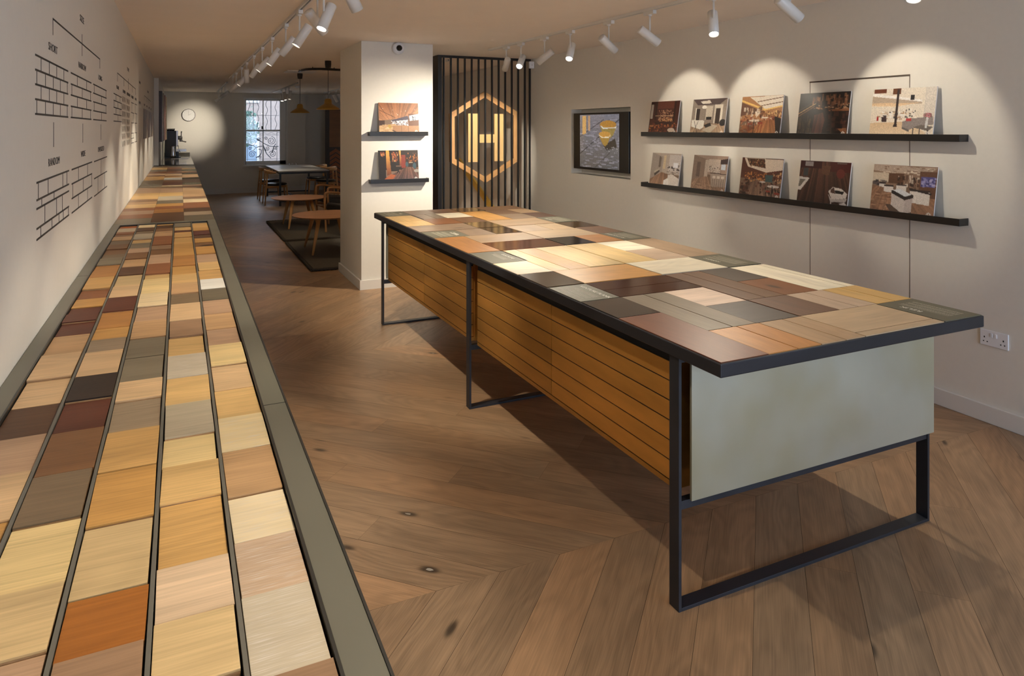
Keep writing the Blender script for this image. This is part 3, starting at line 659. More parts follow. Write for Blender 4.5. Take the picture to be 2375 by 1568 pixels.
# stone worktop beyond, with upstand
wt = thing('worktop', 'polished grey stone worktop under the coffee machine at the far end', 'worktop', (0, 0, 0))
MB().box((-.338, 14.025, KZ-.03), (CXE, 18.995, KZ)).build('stone_slab', M_STONE, wt, bevel=.002)
MB().box((-.338, 18.975, KZ), (CXE-.01, 18.996, KZ+.06)).build('upstand', M_STONE, wt)
MB().box((-.338, 14.025, 0), (CXE-.02, 18.99, KZ-.0305)).build('cabinet_body', M_GREY, wt)

# ------------------------------------------------------------------ painted pictures (flat prints)
def paint(ops, nx=132, ny=90, base=(128, 100, 80), seed=1):
    g = np.zeros((ny+1, nx+1, 3)); g[:] = base
    X, Y = np.meshgrid(np.linspace(0, 1, nx+1), np.linspace(0, 1, ny+1))
    rg = np.random.RandomState(seed)
    def inside(pts):
        ins = np.zeros(X.shape, bool); n = len(pts)
        for i in range(n):
            x1, y1 = pts[i-1]; x2, y2 = pts[i]
            if y1 == y2: continue
            c = ((y1 > Y) != (y2 > Y)) & (X < (x2-x1)*(Y-y1)/(y2-y1)+x1); ins ^= c
        return ins
    for op in ops:
        k = op[0]
        if k == 'p': g[inside(op[2])] = op[1]
        elif k == 'r':
            x0, y0, x1, y1 = op[2]; g[(X >= x0) & (X <= x1) & (Y >= y0) & (Y <= y1)] = op[1]
        elif k == 'g':                 # gradient polygon: c1 -> c2 along axis
            m = inside(op[3]); A = X if len(op) > 4 else Y
            a0, a1 = A[m].min(), A[m].max(); t = ((A[m]-a0)/max(a1-a0, 1e-6))[:, None]
            g[m] = np.array(op[1])*(1-t)+np.array(op[2])*t
        elif k == 'e':
            cx, cy, rx_, ry_ = op[2]; g[((X-cx)/rx_)**2+((Y-cy)/ry_)**2 <= 1] = op[1]
        elif k == 'n':                 # scatter of small patches
            (x0, y0, x1, y1), cols, n, sx, sy = op[1:6]
            for _ in range(n):
                x, y = rg.uniform(x0, x1), rg.uniform(y0, y1); c = cols[rg.randint(len(cols))]
                a, b = sx*rg.uniform(.5, 1.4), sy*rg.uniform(.5, 1.4)
                m = (X >= x) & (X <= x+a) & (Y >= y) & (Y <= y+b); g[m] = g[m]*.3+np.array(c)*.7
        elif k == 'l':                 # line
            (x0, y0, x1, y1), c, w = op[1:4]
            dx, dy = x1-x0, y1-y0; L2 = dx*dx+dy*dy; t = np.clip(((X-x0)*dx+(Y-y0)*dy)/L2, 0, 1)
            d = np.hypot(X-x0-t*dx, (Y-y0-t*dy)*.7); g[d < w] = c
        elif k == 'w':                 # planks: streak noise inside polygon towards vanishing point
            m = inside(op[1]); vx, vy, amp, fr_ = op[2:6]
            ang = np.arctan2(Y-vy, X-vx); ph = np.floor(ang*fr_); nz = (np.sin(ph*12.9898)*43758.5453) % 1
            g[m] = (g*(1+amp*(nz[..., None]-.5)))[m]
    gy_ = g.mean(2, keepdims=True); g = (gy_+(g-gy_)*.86)*.93
    g *= 1+.05*rg.randn(*X.shape)[..., None]
    return np.clip(g, 2, 253)
def logo(ops, x=.925, y=.91):
    r = .035
    P = [(x+r*math.sin(i*PI/3), y+r*1.45*math.cos(i*PI/3)) for i in range(6)]
    for i in range(6): ops.append(('l', (*P[i-1], *P[i]), (235, 230, 222), .0045))
    for q in (-.012, .012): ops.append(('l', (x+q, y-.02, x+q, y+.02), (235, 230, 222), .004))
    ops.append(('l', (x-.012, y, x+.012, y), (235, 230, 222), .004)); return ops
def grid_mesh(name, g, wd, ht, m, parent, loc=(0,0,0)):      # upright sheet in local x (width) / z, facing -y
    ny, nx = g.shape[0]-1, g.shape[1]-1
    xs = np.linspace(-wd/2, wd/2, nx+1); zs = np.linspace(ht, 0, ny+1)
    V = [(x, 0, z) for z in zs for x in xs]
    Fc = [(j*(nx+1)+i, (j+1)*(nx+1)+i, (j+1)*(nx+1)+i+1, j*(nx+1)+i+1) for j in range(ny) for i in range(nx)]
    me = bpy.data.meshes.new(name); me.from_pydata(V, [], Fc); me.materials.append(m)
    a = me.color_attributes.new('tint', 'FLOAT_COLOR', 'POINT')
    c = g.reshape(-1, 3)/255; l = np.where(c <= .04045, c/12.92, ((c+.055)/1.055)**2.4)
    buf = np.ones((len(V), 4), np.float32); buf[:, :3] = l; a.data.foreach_set('color', buf.ravel())
    o = bpy.data.objects.new(name, me); COL.objects.link(o); o.parent = parent; o.location = loc; return o
WB = [(60, 30, 18), (150, 80, 35), (210, 140, 70), (240, 200, 140), (40, 22, 16)]
PICS = {}
PICS['timber_bar'] = ('ceiling clad in wood blocks above a long timber bar counter', [
 ('g', (150, 88, 50), (176, 118, 78), [(0,0),(1,0),(1,.36),(.62,.48),(.0,.56)]), ('w', [(0,0),(1,0),(1,.36),(.62,.48),(.0,.56)], .45, .9, .35, 30), ('l', (0,.22,.42,.47), (70,38,24), .005),
 ('p', (70,60,80), [(.3,.55),(.72,.40),(.75,.52),(.35,.6)]), ('r', (110,66,44), (.74,.34,1,.72)), ('p', (214,222,230), [(.76,.40),(1,.34),(1,.53),(.77,.56)]), ('n', (.82,.41,.9,.5), [(40,44,60)], 14, .02, .04),
 ('p', (200,206,214), [(.3,.58),(.72,.53),(.72,.72),(.34,.68)]), ('n', (.3,.56,.72,.7), [(70,50,50),(150,140,150),(240,240,244),(110,60,50)], 90, .02, .04),
 ('g', (190,140,90), (220,180,130), [(0,.7),(.4,.66),(.6,1),(0,1)]), ('r', (70,40,30), (0,.55,.14,.72)), ('n', (0,.68,.35,.98), [(232,196,146),(170,120,76)], 40, .1, .02),
 ('p', (170,120,80), [(.34,.70),(1,.72),(1,1),(.58,1),(.33,.84)]), ('p', (80,52,36), [(.33,.84),(.58,1),(.52,1),(.33,.88)]), ('l', (.55,.72,.55,.96), (90,60,40), .004), ('l', (.73,.72,.73,1), (90,60,40), .004),
 ('p', (186,150,60), [(.22,.7),(.28,.68),(.31,.78),(.24,.79)]), ('n', (.05,.12,.95,.4), [(250,240,220)], 10, .015, .015)])
PICS['stained_glass_pub'] = ('dim pub with a glowing doorway, stained windows and plank floor', [
 ('r', (38,20,16), (0,0,1,.62)), ('g', (250,180,70), (120,56,26), [(.19,0),(.27,0),(.31,.74),(.2,.8)]), ('r', (30,18,14), (0,0,.18,.9)), ('n', (.05,.03,.14,.2), [(200,80,40),(230,170,90)], 20, .03,.05),
 ('r', (34,22,16), (.31,0,.5,.66)), ('n', (.33,.02,.47,.33), [(210,110,50),(240,190,110),(110,40,40),(170,60,40)], 60, .02,.05), ('g', (246,180,80), (120,46,26), [(.52,0),(.56,0),(.58,.5),(.53,.5)]), ('r', (140,44,28), (.57,.15,.68,.56)),
 ('n', (.7,.08,1,.36), [(220,120,40),(120,60,30),(40,20,16)], 60, .03,.05), ('g', (110,70,52), (86,62,62), [(.18,.85),(.7,.53),(1,.55),(1,1),(.05,1)]), ('w', [(.18,.85),(.7,.53),(1,.55),(1,1),(.05,1)], .75, .3, .6, 26),
 ('p', (176,84,40), [(.03,1),(.3,.75),(.42,.78),(.3,1)]), ('e', (50,80,90), (.71,.45,.04,.08)), ('e', (46,76,88), (.9,.5,.045,.1)), ('e', (150,140,130), (.96,.66,.08,.05)), ('l', (.44,.5,.56,.5), (120,90,70), .009), ('l', (.46,.58,.52,.72), (30,22,18), .01), ('l', (.52,.56,.46,.72), (24,18,16), .01), ('r', (190,160,130), (.77,.38,.86,.4))])
PICS['back_bar'] = ('dark red bar room with rows of glasses and bottles', [
 ('r', (74,30,20), (0,0,1,1)), ('r', (104,50,34), (.18,0,.85,.22)), ('r', (190,176,160), (.02,.08,.1,.5)), ('r', (44,20,14), (.17,0,.24,.55)), ('r', (44,20,14), (.82,0,.88,.6)), ('n', (.3,.24,.82,.56), [(200,150,110),(150,90,60),(60,24,18),(230,190,150)], 220, .02,.03),
 ('l', (.2,.42,.8,.42), (230,190,140), .005), ('n', (.35,.47,.8,.58), [(240,190,120),(190,110,60)], 80, .02,.03), ('r', (52,22,18), (.2,.6,.8,.7)), ('n', (0,.62,1,.98), [(150,74,36),(200,120,60),(44,18,14),(110,50,30)], 140, .05,.05), ('e', (200,180,160), (.8,.84,.12,.06)), ('e', (170,110,60), (.1,.72,.08,.03))])
PICS['grey_lounge'] = ('pale room with white sideboard, chandelier and rug', [
 ('r', (152,136,122), (0,0,1,.66)), ('p', (90,72,70), [(0,0),(1,0),(.8,.16),(.15,.16)]), ('p', (232,222,206), [(.22,.06),(.5,.04),(.56,.12),(.3,.13)]), ('r', (54,42,38), (.12,.26,.24,.6)), ('r', (240,232,214), (.1,.24,.13,.62)), ('r', (210,196,176), (.42,.2,.62,.56)), ('r', (46,38,36), (.44,.48,.6,.56)),
 ('r', (222,210,192), (.66,.16,.9,.72)), ('r', (60,44,36), (.71,.26,.84,.7)), ('e', (246,240,226), (.36,.22,.07,.045)), ('g', (150,120,94), (176,146,116), [(0,.62),(1,.68),(1,1),(0,1)]), ('w', [(0,.62),(1,.68),(1,1),(0,1)], .6, .3, .35, 16),
 ('p', (196,180,156), [(.36,.84),(.62,.68),(.8,.72),(.6,.92)]), ('p', (232,226,214), [(.02,.56),(.4,.58),(.4,.76),(.3,.82),(.02,.74)]), ('l', (.1,.6,.22,.92), (40,34,30), .006), ('l', (.22,.6,.1,.92), (40,34,30), .006), ('e', (38,34,34), (.93,.64,.09,.09)), ('p', (50,44,40), [(.4,.7),(.58,.64),(.62,.72),(.46,.78)])])
PICS['brasserie'] = ('bright brasserie with coffered ceiling, round table and red stools', [
 ('r', (190,130,80), (0,0,1,.6)), ('p', (240,226,206), [(.2,.02),(1,0),(1,.26),(.62,.34)]), ('l', (.4,.14,1,.05), (130,90,56), .007), ('l', (.5,.24,1,.16), (130,90,56), .007), ('l', (0,.1,.6,.34), (252,206,110), .016), ('l', (.6,.34,1,.26), (252,206,110), .012), ('p', (120,80,60), [(0,.14),(.6,.4),(0,.48)]),
 ('n', (0,.26,.5,.44), [(250,240,224),(110,80,60),(220,180,140)], 40, .04,.08), ('n', (.5,.36,1,.5), [(240,190,120),(150,90,50),(90,50,30)], 90, .03,.05), ('n', (0,.46,1,.72), [(140,60,40),(90,36,26),(190,110,70),(220,200,180)], 120, .04,.05),
 ('g', (160,96,54), (190,128,76), [(.1,1),(.55,.6),(.85,.6),(1,.95),(1,1)]), ('w', [(.1,1),(.55,.6),(.85,.6),(1,.95),(1,1)], .7, .4, .3, 20), ('n', (0,.7,.35,1), [(160,96,54),(120,66,40)], 60, .08,.04), ('p', (40,28,24), [(.84,.5),(1,.56),(1,1),(.9,.9)]),
 ('e', (230,216,196), (.36,.6,.13,.025)), ('l', (.36,.6,.36,.9), (44,30,26), .01), ('e', (44,30,26), (.36,.92,.07,.03)), ('e', (232,220,200), (.62,.53,.08,.018)), ('l', (.24,.7,.24,.95), (140,52,30), .008), ('l', (.5,.66,.46,.92), (150,56,34), .008), ('l', (.56,.64,.54,.94), (150,56,34), .008), ('r', (156,60,36), (.21,.66,.31,.7)), ('r', (156,60,36), (.45,.64,.57,.68))])
PICS['dark_restaurant'] = ('dark restaurant with tall stools along a lit counter', [
 ('r', (30,20,16), (0,0,1,1)), ('n', (.2,.02,.98,.24), [(130,76,44),(90,50,30),(40,24,18),(180,120,80)], 60, .04,.12), ('l', (0,.46,.34,.24), (200,150,90), .006), ('l', (0,.52,.32,.3), (150,100,60), .005), ('l', (0,.4,.3,.2), (90,66,50), .004), ('n', (.3,.25,1,.36), [(200,130,80),(220,180,140),(70,40,30)], 60, .04,.02),
 ('p', (92,46,36), [(.34,.5),(.5,.44),(.55,.6),(.5,1),(.3,1)]), ('w', [(.34,.5),(.5,.44),(.55,.6),(.5,1),(.3,1)], .45, .2, .6, 16), ('p', (150,90,50), [(.6,.38),(1,.36),(1,.42),(.62,.42)]), ('n', (.6,.42,1,.8), [(60,30,22),(90,44,34),(24,16,14)], 50, .08,.08), ('n', (0,.5,.3,1), [(64,52,38),(20,14,12),(90,70,46)], 70, .015,.14), ('p', (140,86,50), [(.82,.8),(.98,.78),(1,.98)]), ('l', (.66,.4,.7,.98), (60,36,26), .014)])
PICS['bright_loft'] = ('bright white loft with iron column, grey sofa and flower vase', [
 ('r', (240,226,206), (0,0,1,1)), ('r', (120,60,36), (.02,.0,.22,.08)), ('r', (120,70,40), (.33,.0,.46,.12)), ('p', (196,172,148), [(0,.12),(.8,.24),(.8,.32),(0,.32)]), ('g', (236,196,150), (246,214,170), [(0,.28),(.75,.3),(.4,.36),(0,.34)]), ('p', (250,244,236), [(0,.08),(.8,.24),(.8,.28),(0,.14)]), ('r', (226,214,200), (.84,0,1,.6)),
 ('n', (.1,.44,.5,.6), [(30,30,34),(220,190,150),(250,246,240),(160,110,70)], 50, .05,.03), ('n', (.5,.4,.7,.6), [(60,56,56),(250,244,236),(200,150,100)], 40, .02,.03), ('g', (226,190,146), (244,220,186), [(0,.68),(.6,.66),(1,.95),(1,1),(0,1)]), ('r', (60,46,46), (.4,.02,.435,.76)), ('p', (56,44,44), [(.38,.76),(.45,.76),(.44,.71),(.39,.71)]),
 ('p', (70,50,50), [(.18,.56),(.26,.55),(.27,.66),(.19,.66)]), ('r', (196,40,40), (.1,.56,.13,.64)), ('p', (150,138,134), [(.52,.66),(.66,.6),(.98,.56),(1,.72),(.8,.74),(.64,.82),(.53,.76)]), ('p', (110,100,98), [(.53,.76),(.64,.82),(.64,.86),(.53,.8)]), ('r', (206,60,60), (.58,.6,.66,.65)), ('p', (116,104,98), [(.69,.77),(.82,.72),(1,.76),(.93,.84)]), ('l', (.7,.79,.7,.9), (80,70,66), .009), ('l', (.92,.83,.92,1), (80,70,66), .009), ('l', (.8,.8,.8,.96), (90,80,76), .007), ('e', (196,130,130), (.9,.54,.065,.05)), ('n', (.85,.5,.95,.58), [(90,120,80),(220,110,130),(150,60,80)], 30, .02,.02), ('l', (.9,.6,.89,.76), (214,214,214), .018), ('r', (30,28,32), (.62,.14,.68,.24))])
PICS['hallway_sitting'] = ('pale hallway with bench opening onto a white sofa', [
 ('r', (188,170,156), (0,0,1,.6)), ('p', (164,150,140), [(0,0),(.4,.1),(.4,.58),(0,.8)]), ('r', (90,76,66), (.27,.1,.3,.42)), ('r', (110,92,78), (.31,.12,.34,.4)), ('r', (214,190,150), (.42,.06,.5,.45)), ('r', (206,196,190), (.62,.04,1,.5)), ('n', (.54,.3,1,.58), [(40,32,32),(90,70,60),(200,190,184)], 70, .05,.03), ('r', (236,238,244), (.77,.26,.93,.4)), ('g', (140,100,74), (168,130,102), [(0,.78),(.4,.55),(.62,.6),(.6,1),(0,1)]), ('w', [(0,.78),(.4,.55),(.62,.6),(.6,1),(0,1)], .45, .2, .3, 20),
 ('p', (70,60,54), [(.12,.56),(.3,.46),(.32,.54),(.16,.68)]), ('p', (190,178,160), [(.12,.54),(.3,.45),(.31,.49),(.14,.6)]), ('p', (226,216,206), [(.62,.62),(.78,.6),(1,.7),(1,1),(.66,1)]), ('p', (240,234,226), [(.5,.78),(.64,.7),(.7,1),(.5,1)])])
PICS['kitchen_island'] = ('pale kitchen with white bar stools at an island and herringbone floor', [
 ('r', (170,142,124), (0,0,1,.5)), ('p', (140,116,100), [(0,0),(.4,.1),(.4,.62),(0,.7)]), ('r', (110,88,76), (.12,.18,.22,.58)), ('r', (196,176,160), (.36,.12,.46,.64)), ('r', (206,186,170), (.46,.1,.8,.44)), ('n', (.48,.26,.8,.44), [(60,50,46),(220,214,206),(140,120,104)], 50, .02,.03), ('p', (60,46,48), [(.8,.1),(1,.06),(1,.2),(.8,.22)]), ('r', (196,206,220), (.83,.22,.95,.36)), ('g', (150,116,92), (170,134,108), [(0,.68),(.4,.56),(1,.62),(1,1),(0,1)]), ('w', [(0,.68),(.4,.56),(1,.62),(1,1),(0,1)], .35, .3, .3, 26), ('n', (0,.7,.6,1), [(190,152,122),(140,104,82)], 60, .07,.02),
 ('p', (176,156,140), [(.54,.46),(.98,.48),(.98,.8),(.6,.82)]), ('l', (.54,.46,.98,.47), (90,70,60), .008)] + [('r', (222,208,194), (x, .53, x+.08, .59)) for x in (.62,.74,.86)] + [('l', (x, .6, x, .84), (80,60,50), .005) for x in (.63,.69,.75,.81,.87,.93)])
PICS['mirror_ceiling_pub'] = ('pub with mirrored skylight, plank floor and many small tables', [
 ('r', (96,50,36), (0,0,1,.5)), ('p', (226,206,184), [(.05,0),(1,.02),(1,.26),(.62,.34),(.16,.22)]), ('p', (84,52,36), [(.12,.02),(.56,.02),(.6,.24),(.2,.18)]), ('n', (.14,.02,.56,.2), [(250,210,140),(160,90,50),(40,26,22)], 60, .02,.03), ('n', (.1,.34,.6,.56), [(230,150,70),(60,30,24),(130,70,40)], 90, .03,.04), ('r', (60,90,92), (.62,.4,.8,.56)), ('n', (.78,.3,1,.56), [(230,180,120),(120,60,40),(60,30,24)], 60, .03,.04),
 ('g', (120,90,72), (140,108,88), [(.2,.6),(.5,.54),(1,.7),(1,1),(0,1)]), ('w', [(.2,.6),(.5,.54),(1,.7),(1,1),(0,1)], .4, .35, .4, 30), ('n', (0,.5,.2,.95), [(70,36,26),(110,60,40),(40,22,18)], 50, .07,.05), ('n', (.4,.56,1,.8), [(60,32,26),(30,20,18),(130,80,60)], 60, .03,.05), ('e', (200,190,184), (.56,.57,.07,.02)), ('e', (210,200,192), (.82,.66,.14,.03)), ('l', (.8,.67,.8,.92), (34,24,22), .012), ('r', (150,50,36), (.66,.76,.76,.8)), ('r', (150,50,36), (.86,.8,.98,.84)), ('l', (.68,.8,.66,.98), (34,24,22), .006), ('l', (.74,.8,.76,.98), (34,24,22), .006)])
PICS['piano_room'] = ('dark timber floor seen from above with a white grand piano', [
 ('g', (96,56,40), (60,36,30), [(0,0),(1,0),(1,1),(0,1)]), ('w', [(0,0),(1,0),(1,1),(0,1)], .45, -1.2, .55, 60), ('r', (64,16,16), (0,0,.44,.16)), ('r', (80,24,20), (.6,0,1,.22)), ('r', (150,140,140), (.1,.02,.27,.12)), ('p', (110,70,46), [(.44,.1),(.62,.1),(.6,.3),(.46,.28)]), ('r', (60,66,66), (.08,.16,.18,.34)), ('e', (110,40,34), (.82,.25,.08,.1)), ('r', (120,104,96), (.74,.02,.92,.04)),
 ('p', (210,204,196), [(0,.36),(.22,.38),(.06,.66),(0,.66)]), ('p', (120,112,100), [(.02,.42),(.14,.42),(.04,.58),(.0,.58)]), ('p', (226,216,206), [(.62,.64),(.7,.54),(.86,.56),(.98,.66),(.96,.76),(.7,.8)]), ('p', (90,60,50), [(.66,.6),(.72,.54),(.76,.68),(.66,.66)]), ('p', (196,184,176), [(.62,.7),(.7,.8),(.98,.76),(.96,.84),(.68,.86)]), ('l', (.69,.84,.69,.95), (200,190,182), .01), ('l', (.92,.82,.92,.9), (200,190,182), .008), ('p', (196,186,180), [(.84,.88),(.94,.84),(1,.9),(.9,.94)]), ('p', (30,22,22), [(.74,.6),(.92,.62),(.9,.68),(.76,.67)])])
PICS['jewellery_showroom'] = ('showroom with marble display cases and herringbone floor', [
 ('r', (150,118,96), (0,0,1,.42)), ('p', (190,166,146), [(0,0),(1,.02),(.9,.12),(.3,.16),(0,.12)]), ('n', (.1,.02,.9,.16), [(240,224,200),(130,96,74)], 40, .05,.02), ('r', (214,196,170), (0,.16,.26,.34)), ('r', (104,70,50), (.26,.16,.5,.36)), ('n', (.4,.18,.8,.36), [(230,216,196),(90,60,44),(50,34,28)], 50, .03,.07), ('r', (110,74,54), (.75,.1,1,.62)), ('r', (86,84,150), (.77,.2,.98,.38)), ('n', (.77,.2,.97,.37), [(150,150,210),(60,56,110),(200,190,220)], 40, .03,.03), ('n', (0,.3,.2,.4), [(40,36,40),(90,80,80)], 30, .04,.03),
 ('g', (150,108,80), (170,124,94), [(0,.42),(1,.6),(1,1),(0,1)]), ('w', [(0,.42),(1,.6),(1,1),(0,1)], .3, .1, .3, 26), ('n', (0,.55,.5,1), [(190,146,114),(126,84,60)], 70, .08,.02), ('p', (96,76,64), [(.25,.78),(.55,.74),(.75,1),(.4,1)])] +
 [z for (x, y, s) in ((.12,.36,.10),(.2,.41,.15),(.4,.38,.16),(.62,.46,.3)) for z in (('p', (226,216,206), [(x,y),(x+s,y),(x+s,y+s*.9),(x,y+s*.8)]), ('p', (60,46,44), [(x,y-.01),(x+s,y-.01),(x+s,y+.02),(x,y+.02)]))] +
 [('p', (206,194,186), [(.33,.54),(.55,.66),(.55,.95),(.34,.78)]), ('p', (190,176,170), [(.55,.66),(.67,.6),(.66,.88),(.55,.95)]), ('p', (50,40,40), [(.33,.5),(.46,.46),(.68,.56),(.68,.61),(.55,.67),(.33,.55)]), ('p', (220,222,226), [(.35,.49),(.46,.455),(.65,.55),(.55,.6)]), ('p', (50,40,40), [(.6,.42),(.95,.5),(.94,.53),(.6,.46)])])
def photo_board(kind, desc, where, loc, rz, wd=.425, ht=.322, lean=.05, grp=None, hasl=True):
    t = thing('photo_board', f'photo of a {desc}, {where}', 'photo board', loc, rz, grp)
    lab, ops = PICS[kind]
    if hasl: ops = logo(list(ops))
    g = paint(ops, seed=len(kind)*7)
    a = math.atan2(lean, ht); r = Matrix.Rotation(-a, 3, 'X')
    th = .006
    b = MB().box((-wd/2, 0, 0), (wd/2, th, ht)).build('backing_board', mat('board_white', (226, 224, 220), .5), t)
    p = grid_mesh('print', g, wd-.001, ht-.001, M_PRINT, t, (0, 0, 0))
    for o in (b, p): o.rotation_euler = (-a, 0, 0)
    p.location = (0, -.0008, 0.0005)
    b.location = (0, 0, 0)
    return t
# ledges: lip, floor, back (local x along the wall, facing -y)
def ledge(L_, label, loc, rz, grp):
    t = MB().box((-L_/2, 0, .0), (L_/2, .006, .042)).box((-L_/2, .006, 0), (L_/2, .084, .008)).box((-L_/2, .006, .008), (-L_/2+.006, .084, .042)).box((L_/2-.006, .006, .008), (L_/2, .084, .042))
    o = t.build('picture_ledge', M_BLACK, loc=loc, rz=rz, bevel=.0015)
    return tag(o, label, 'picture ledge', grp)
LX = X_R-.0845
GL = 'black picture ledges'
RZ = -PI/2           # local x -> -Y world, local y -> +X world
ledge(3.06, 'upper long black picture ledge on the right wall', (LX, (2.532+5.59)/2, 1.571), RZ, GL)
ledge(3.06, 'lower long black picture ledge on the right wall', (LX, (2.532+5.59)/2, 1.089), RZ, GL)
ledge(.62, 'upper short black picture ledge on the column', (2.052, KY0-.0845, 1.570), 0, GL)
ledge(.62, 'lower short black picture ledge on the column', (2.060, KY0-.0845, 1.083), 0, GL)
UP = [('back_bar', 5.283), ('grey_lounge', 4.677), ('brasserie', 4.084), ('dark_restaurant', 3.503), ('bright_loft', 2.91)]
LO = [('hallway_sitting', 5.265), ('kitchen_island', 4.668), ('mirror_ceiling_pub', 4.084), ('piano_room', 3.50), ('jewellery_showroom', 2.905)]
PD = {'back_bar': 'dark red bar with rows of glasses', 'grey_lounge': 'pale lounge with white sideboard and rug', 'brasserie': 'bright brasserie with round table', 'dark_restaurant': 'dark restaurant with a line of stools', 'bright_loft': 'white loft with iron column and sofa',
 'hallway_sitting': 'pale hallway and white sofa', 'kitchen_island': 'kitchen with white bar stools', 'mirror_ceiling_pub': 'pub with skylight and small tables', 'piano_room': 'dark floor with white piano', 'jewellery_showroom': 'showroom with display cases', 'timber_bar': 'timber clad bar', 'stained_glass_pub': 'dim pub with glowing doorway'}
GP = 'photo boards leaning on the ledges'
for lst, z, nm in ((UP, 1.5795, 'upper right-wall ledge'), (LO, 1.0975, 'lower right-wall ledge')):
    for kd, y in lst: photo_board(kd, PD[kd], 'on the '+nm, (LX+.010, y, z+.0012), RZ, grp=GP)
photo_board('timber_bar', PD['timber_bar'], 'on the upper column ledge', (2.055, KY0-.0745, 1.5797), 0, ht=.335, grp=GP)
photo_board('stained_glass_pub', PD['stained_glass_pub'], 'on the lower column ledge', (2.052, KY0-.0745, 1.0927), 0, ht=.33, grp=GP)
# ------------------------------------------------------------------ wall screen
tv = thing('wall_screen', 'flat screen in the right-wall recess showing gold cups on grey boards', 'screen', (X_R, 6.455, 1.503), RZ)
MB().box((-.549, -.004, -.314), (.549, .05, .314)).build('screen_bezel', M_BLACK, tv, bevel=.004)
MB().box((-.3, .05, -.15), (.3, RD-.001, .15)).build('wall_bracket', M_BLACK, tv)
gy = [('g', (120,120,132), (92,88,84), [(0,0),(1,0),(1,1),(0,1)]), ('n', (0,0,1,1), [(128,128,142),(100,98,104),(112,110,118),(146,144,156)], 200, .10, .02),
  ('l', (0,.42,.62,.10), (60,54,54), .005), ('l', (0,.75,1,.1), (50,44,44), .006), ('l', (.4,1,.78,.7), (70,64,60), .004), ('p', (206,160,90), [(.07,.02),(.17,.02),(.17,.36),(.07,.38)]), ('p', (190,150,110), [(.22,.02),(.28,.02),(.28,.3),(.22,.3)]),
  ('p', (66,58,48), [(.62,.58),(.9,.44),(.95,.6),(.7,.66)]), ('p', (150,128,66), [(.53,.2),(.94,.22),(.86,.38),(.78,.44),(.6,.36)]), ('e', (176,126,50), (.73,.19,.2,.075)), ('p', (206,206,196), [(.54,.2),(.62,.24),(.86,.25),(.94,.22),(.92,.25),(.6,.27)]),
  ('p', (160,126,56), [(.5,.38),(.8,.38),(.72,.55),(.66,.59),(.6,.55)]), ('e', (190,140,60), (.65,.37,.15,.055)), ('p', (214,206,180), [(.5,.38),(.6,.42),(.78,.41),(.8,.37),(.74,.44),(.58,.44)]), ('n', (.7,.58,.98,.72), [(220,220,226)], 16, .012, .01), ('n', (0,.3,.5,.6), [(150,150,166)], 30, .06, .015)]
scr = grid_mesh('screen_image', paint(gy, 110, 84, (110,108,112), 4), .785, .58, M_SCREEN, tv, (.0-.0155, -.0048, -.2865))
# ------------------------------------------------------------------ socket, sensor, dome camera
so = thing('wall_socket', 'white double plug socket low on the right wall', 'socket', (X_R, 2.3875, .475), RZ)
MB().box((-.0755, -.009, -.044), (.0755, -.0003, .044)).build('face_plate', M_PLASTIC, so, bevel=.003)
h = MB()
for sx in (-.046, .046):
    h.box((sx*1.1-.003, -.0096, -.002), (sx*1.1+.003, -.0088, .007)); h.box((sx-.012, -.0096, -.024), (sx-.006, -.0088, -.018)); h.box((sx+.008, -.0096, -.024), (sx+.014, -.0088, -.018))
h.build('pin_holes', M_DARKGAP, so)
for sx in (-.011, .011): MB().box((sx-.006, -.013, .008), (sx+.006, -.0091, .030)).build('switch', M_PLASTIC, so, bevel=.001)
se = thing('motion_sensor', 'small white motion sensor high in the corner above the slatted screen', 'sensor', (4.06, 8.02, 2.455))
MB().box((-.034, -.03, -.045), (.034, .01, .045)).build('sensor_body', M_PLASTIC, se, bevel=.008)
MB().box((.005, .01, -.02), (.0395, .02, .02)).build('bracket', M_PLASTIC, se); MB().box((-.004, -.0315, -.006), (.004, -.0305, .004)).build('indicator', M_CHROME, se)
dc = thing('dome_camera', 'white dome security camera with black eye at the top of the column', 'security camera', (2.054, KY0, 2.478))
MB().lathe([(.058, .0005), (.062, .012), (.062, .04), (.054, .055), (.032, .062)], axis=(0, -1, 0)).build('camera_housing', M_PLASTIC, dc)
MB().lathe([(.032, .060), (.030, .074), (.021, .086), (.010, .092), (0, .094)], axis=(0, -1, 0)).build('lens_dome', mat('black_glass', (10, 10, 12), .06), dc)
# ------------------------------------------------------------------ slatted screen with hexagon emblem
ss = thing('slatted_screen', 'black floor-to-ceiling slatted screen between the column and right wall', 'screen', (0, 8.1, 0))
MB().box((2.836, 0, 0), (2.885, .25, CEIL-.001)).build('end_post', M_BLACK, ss)
MB().box((2.885, 0, CEIL-.03), (4.098, .03, CEIL-.001)).build('top_rail', M_BLACK, ss)
MB().box((2.885, 0, 0), (4.098, .03, .05)).build('bottom_rail', M_BLACK, ss)
SX = [2.913, 3.006, 3.098, 3.189, 3.281, 3.374, 3.464, 3.556, 3.648, 3.739, 3.832, 3.922, 4.018, 4.088]
for x in SX: MB().box((x-.0085, .001, .05), (x+.0085, .029, CEIL-.03)).build('slat', M_BLACK, ss)
hx = thing('hexagon_sign', 'oak hexagon frame with a letter H fixed behind the black slats', 'sign', (3.465, 8.1305, 1.535))
HP = [(0, .575), (.472, .315), (.466, -.31), (.012, -.575), (-.465, -.302), (-.470, .292)]
cin = .86
hb = MB()
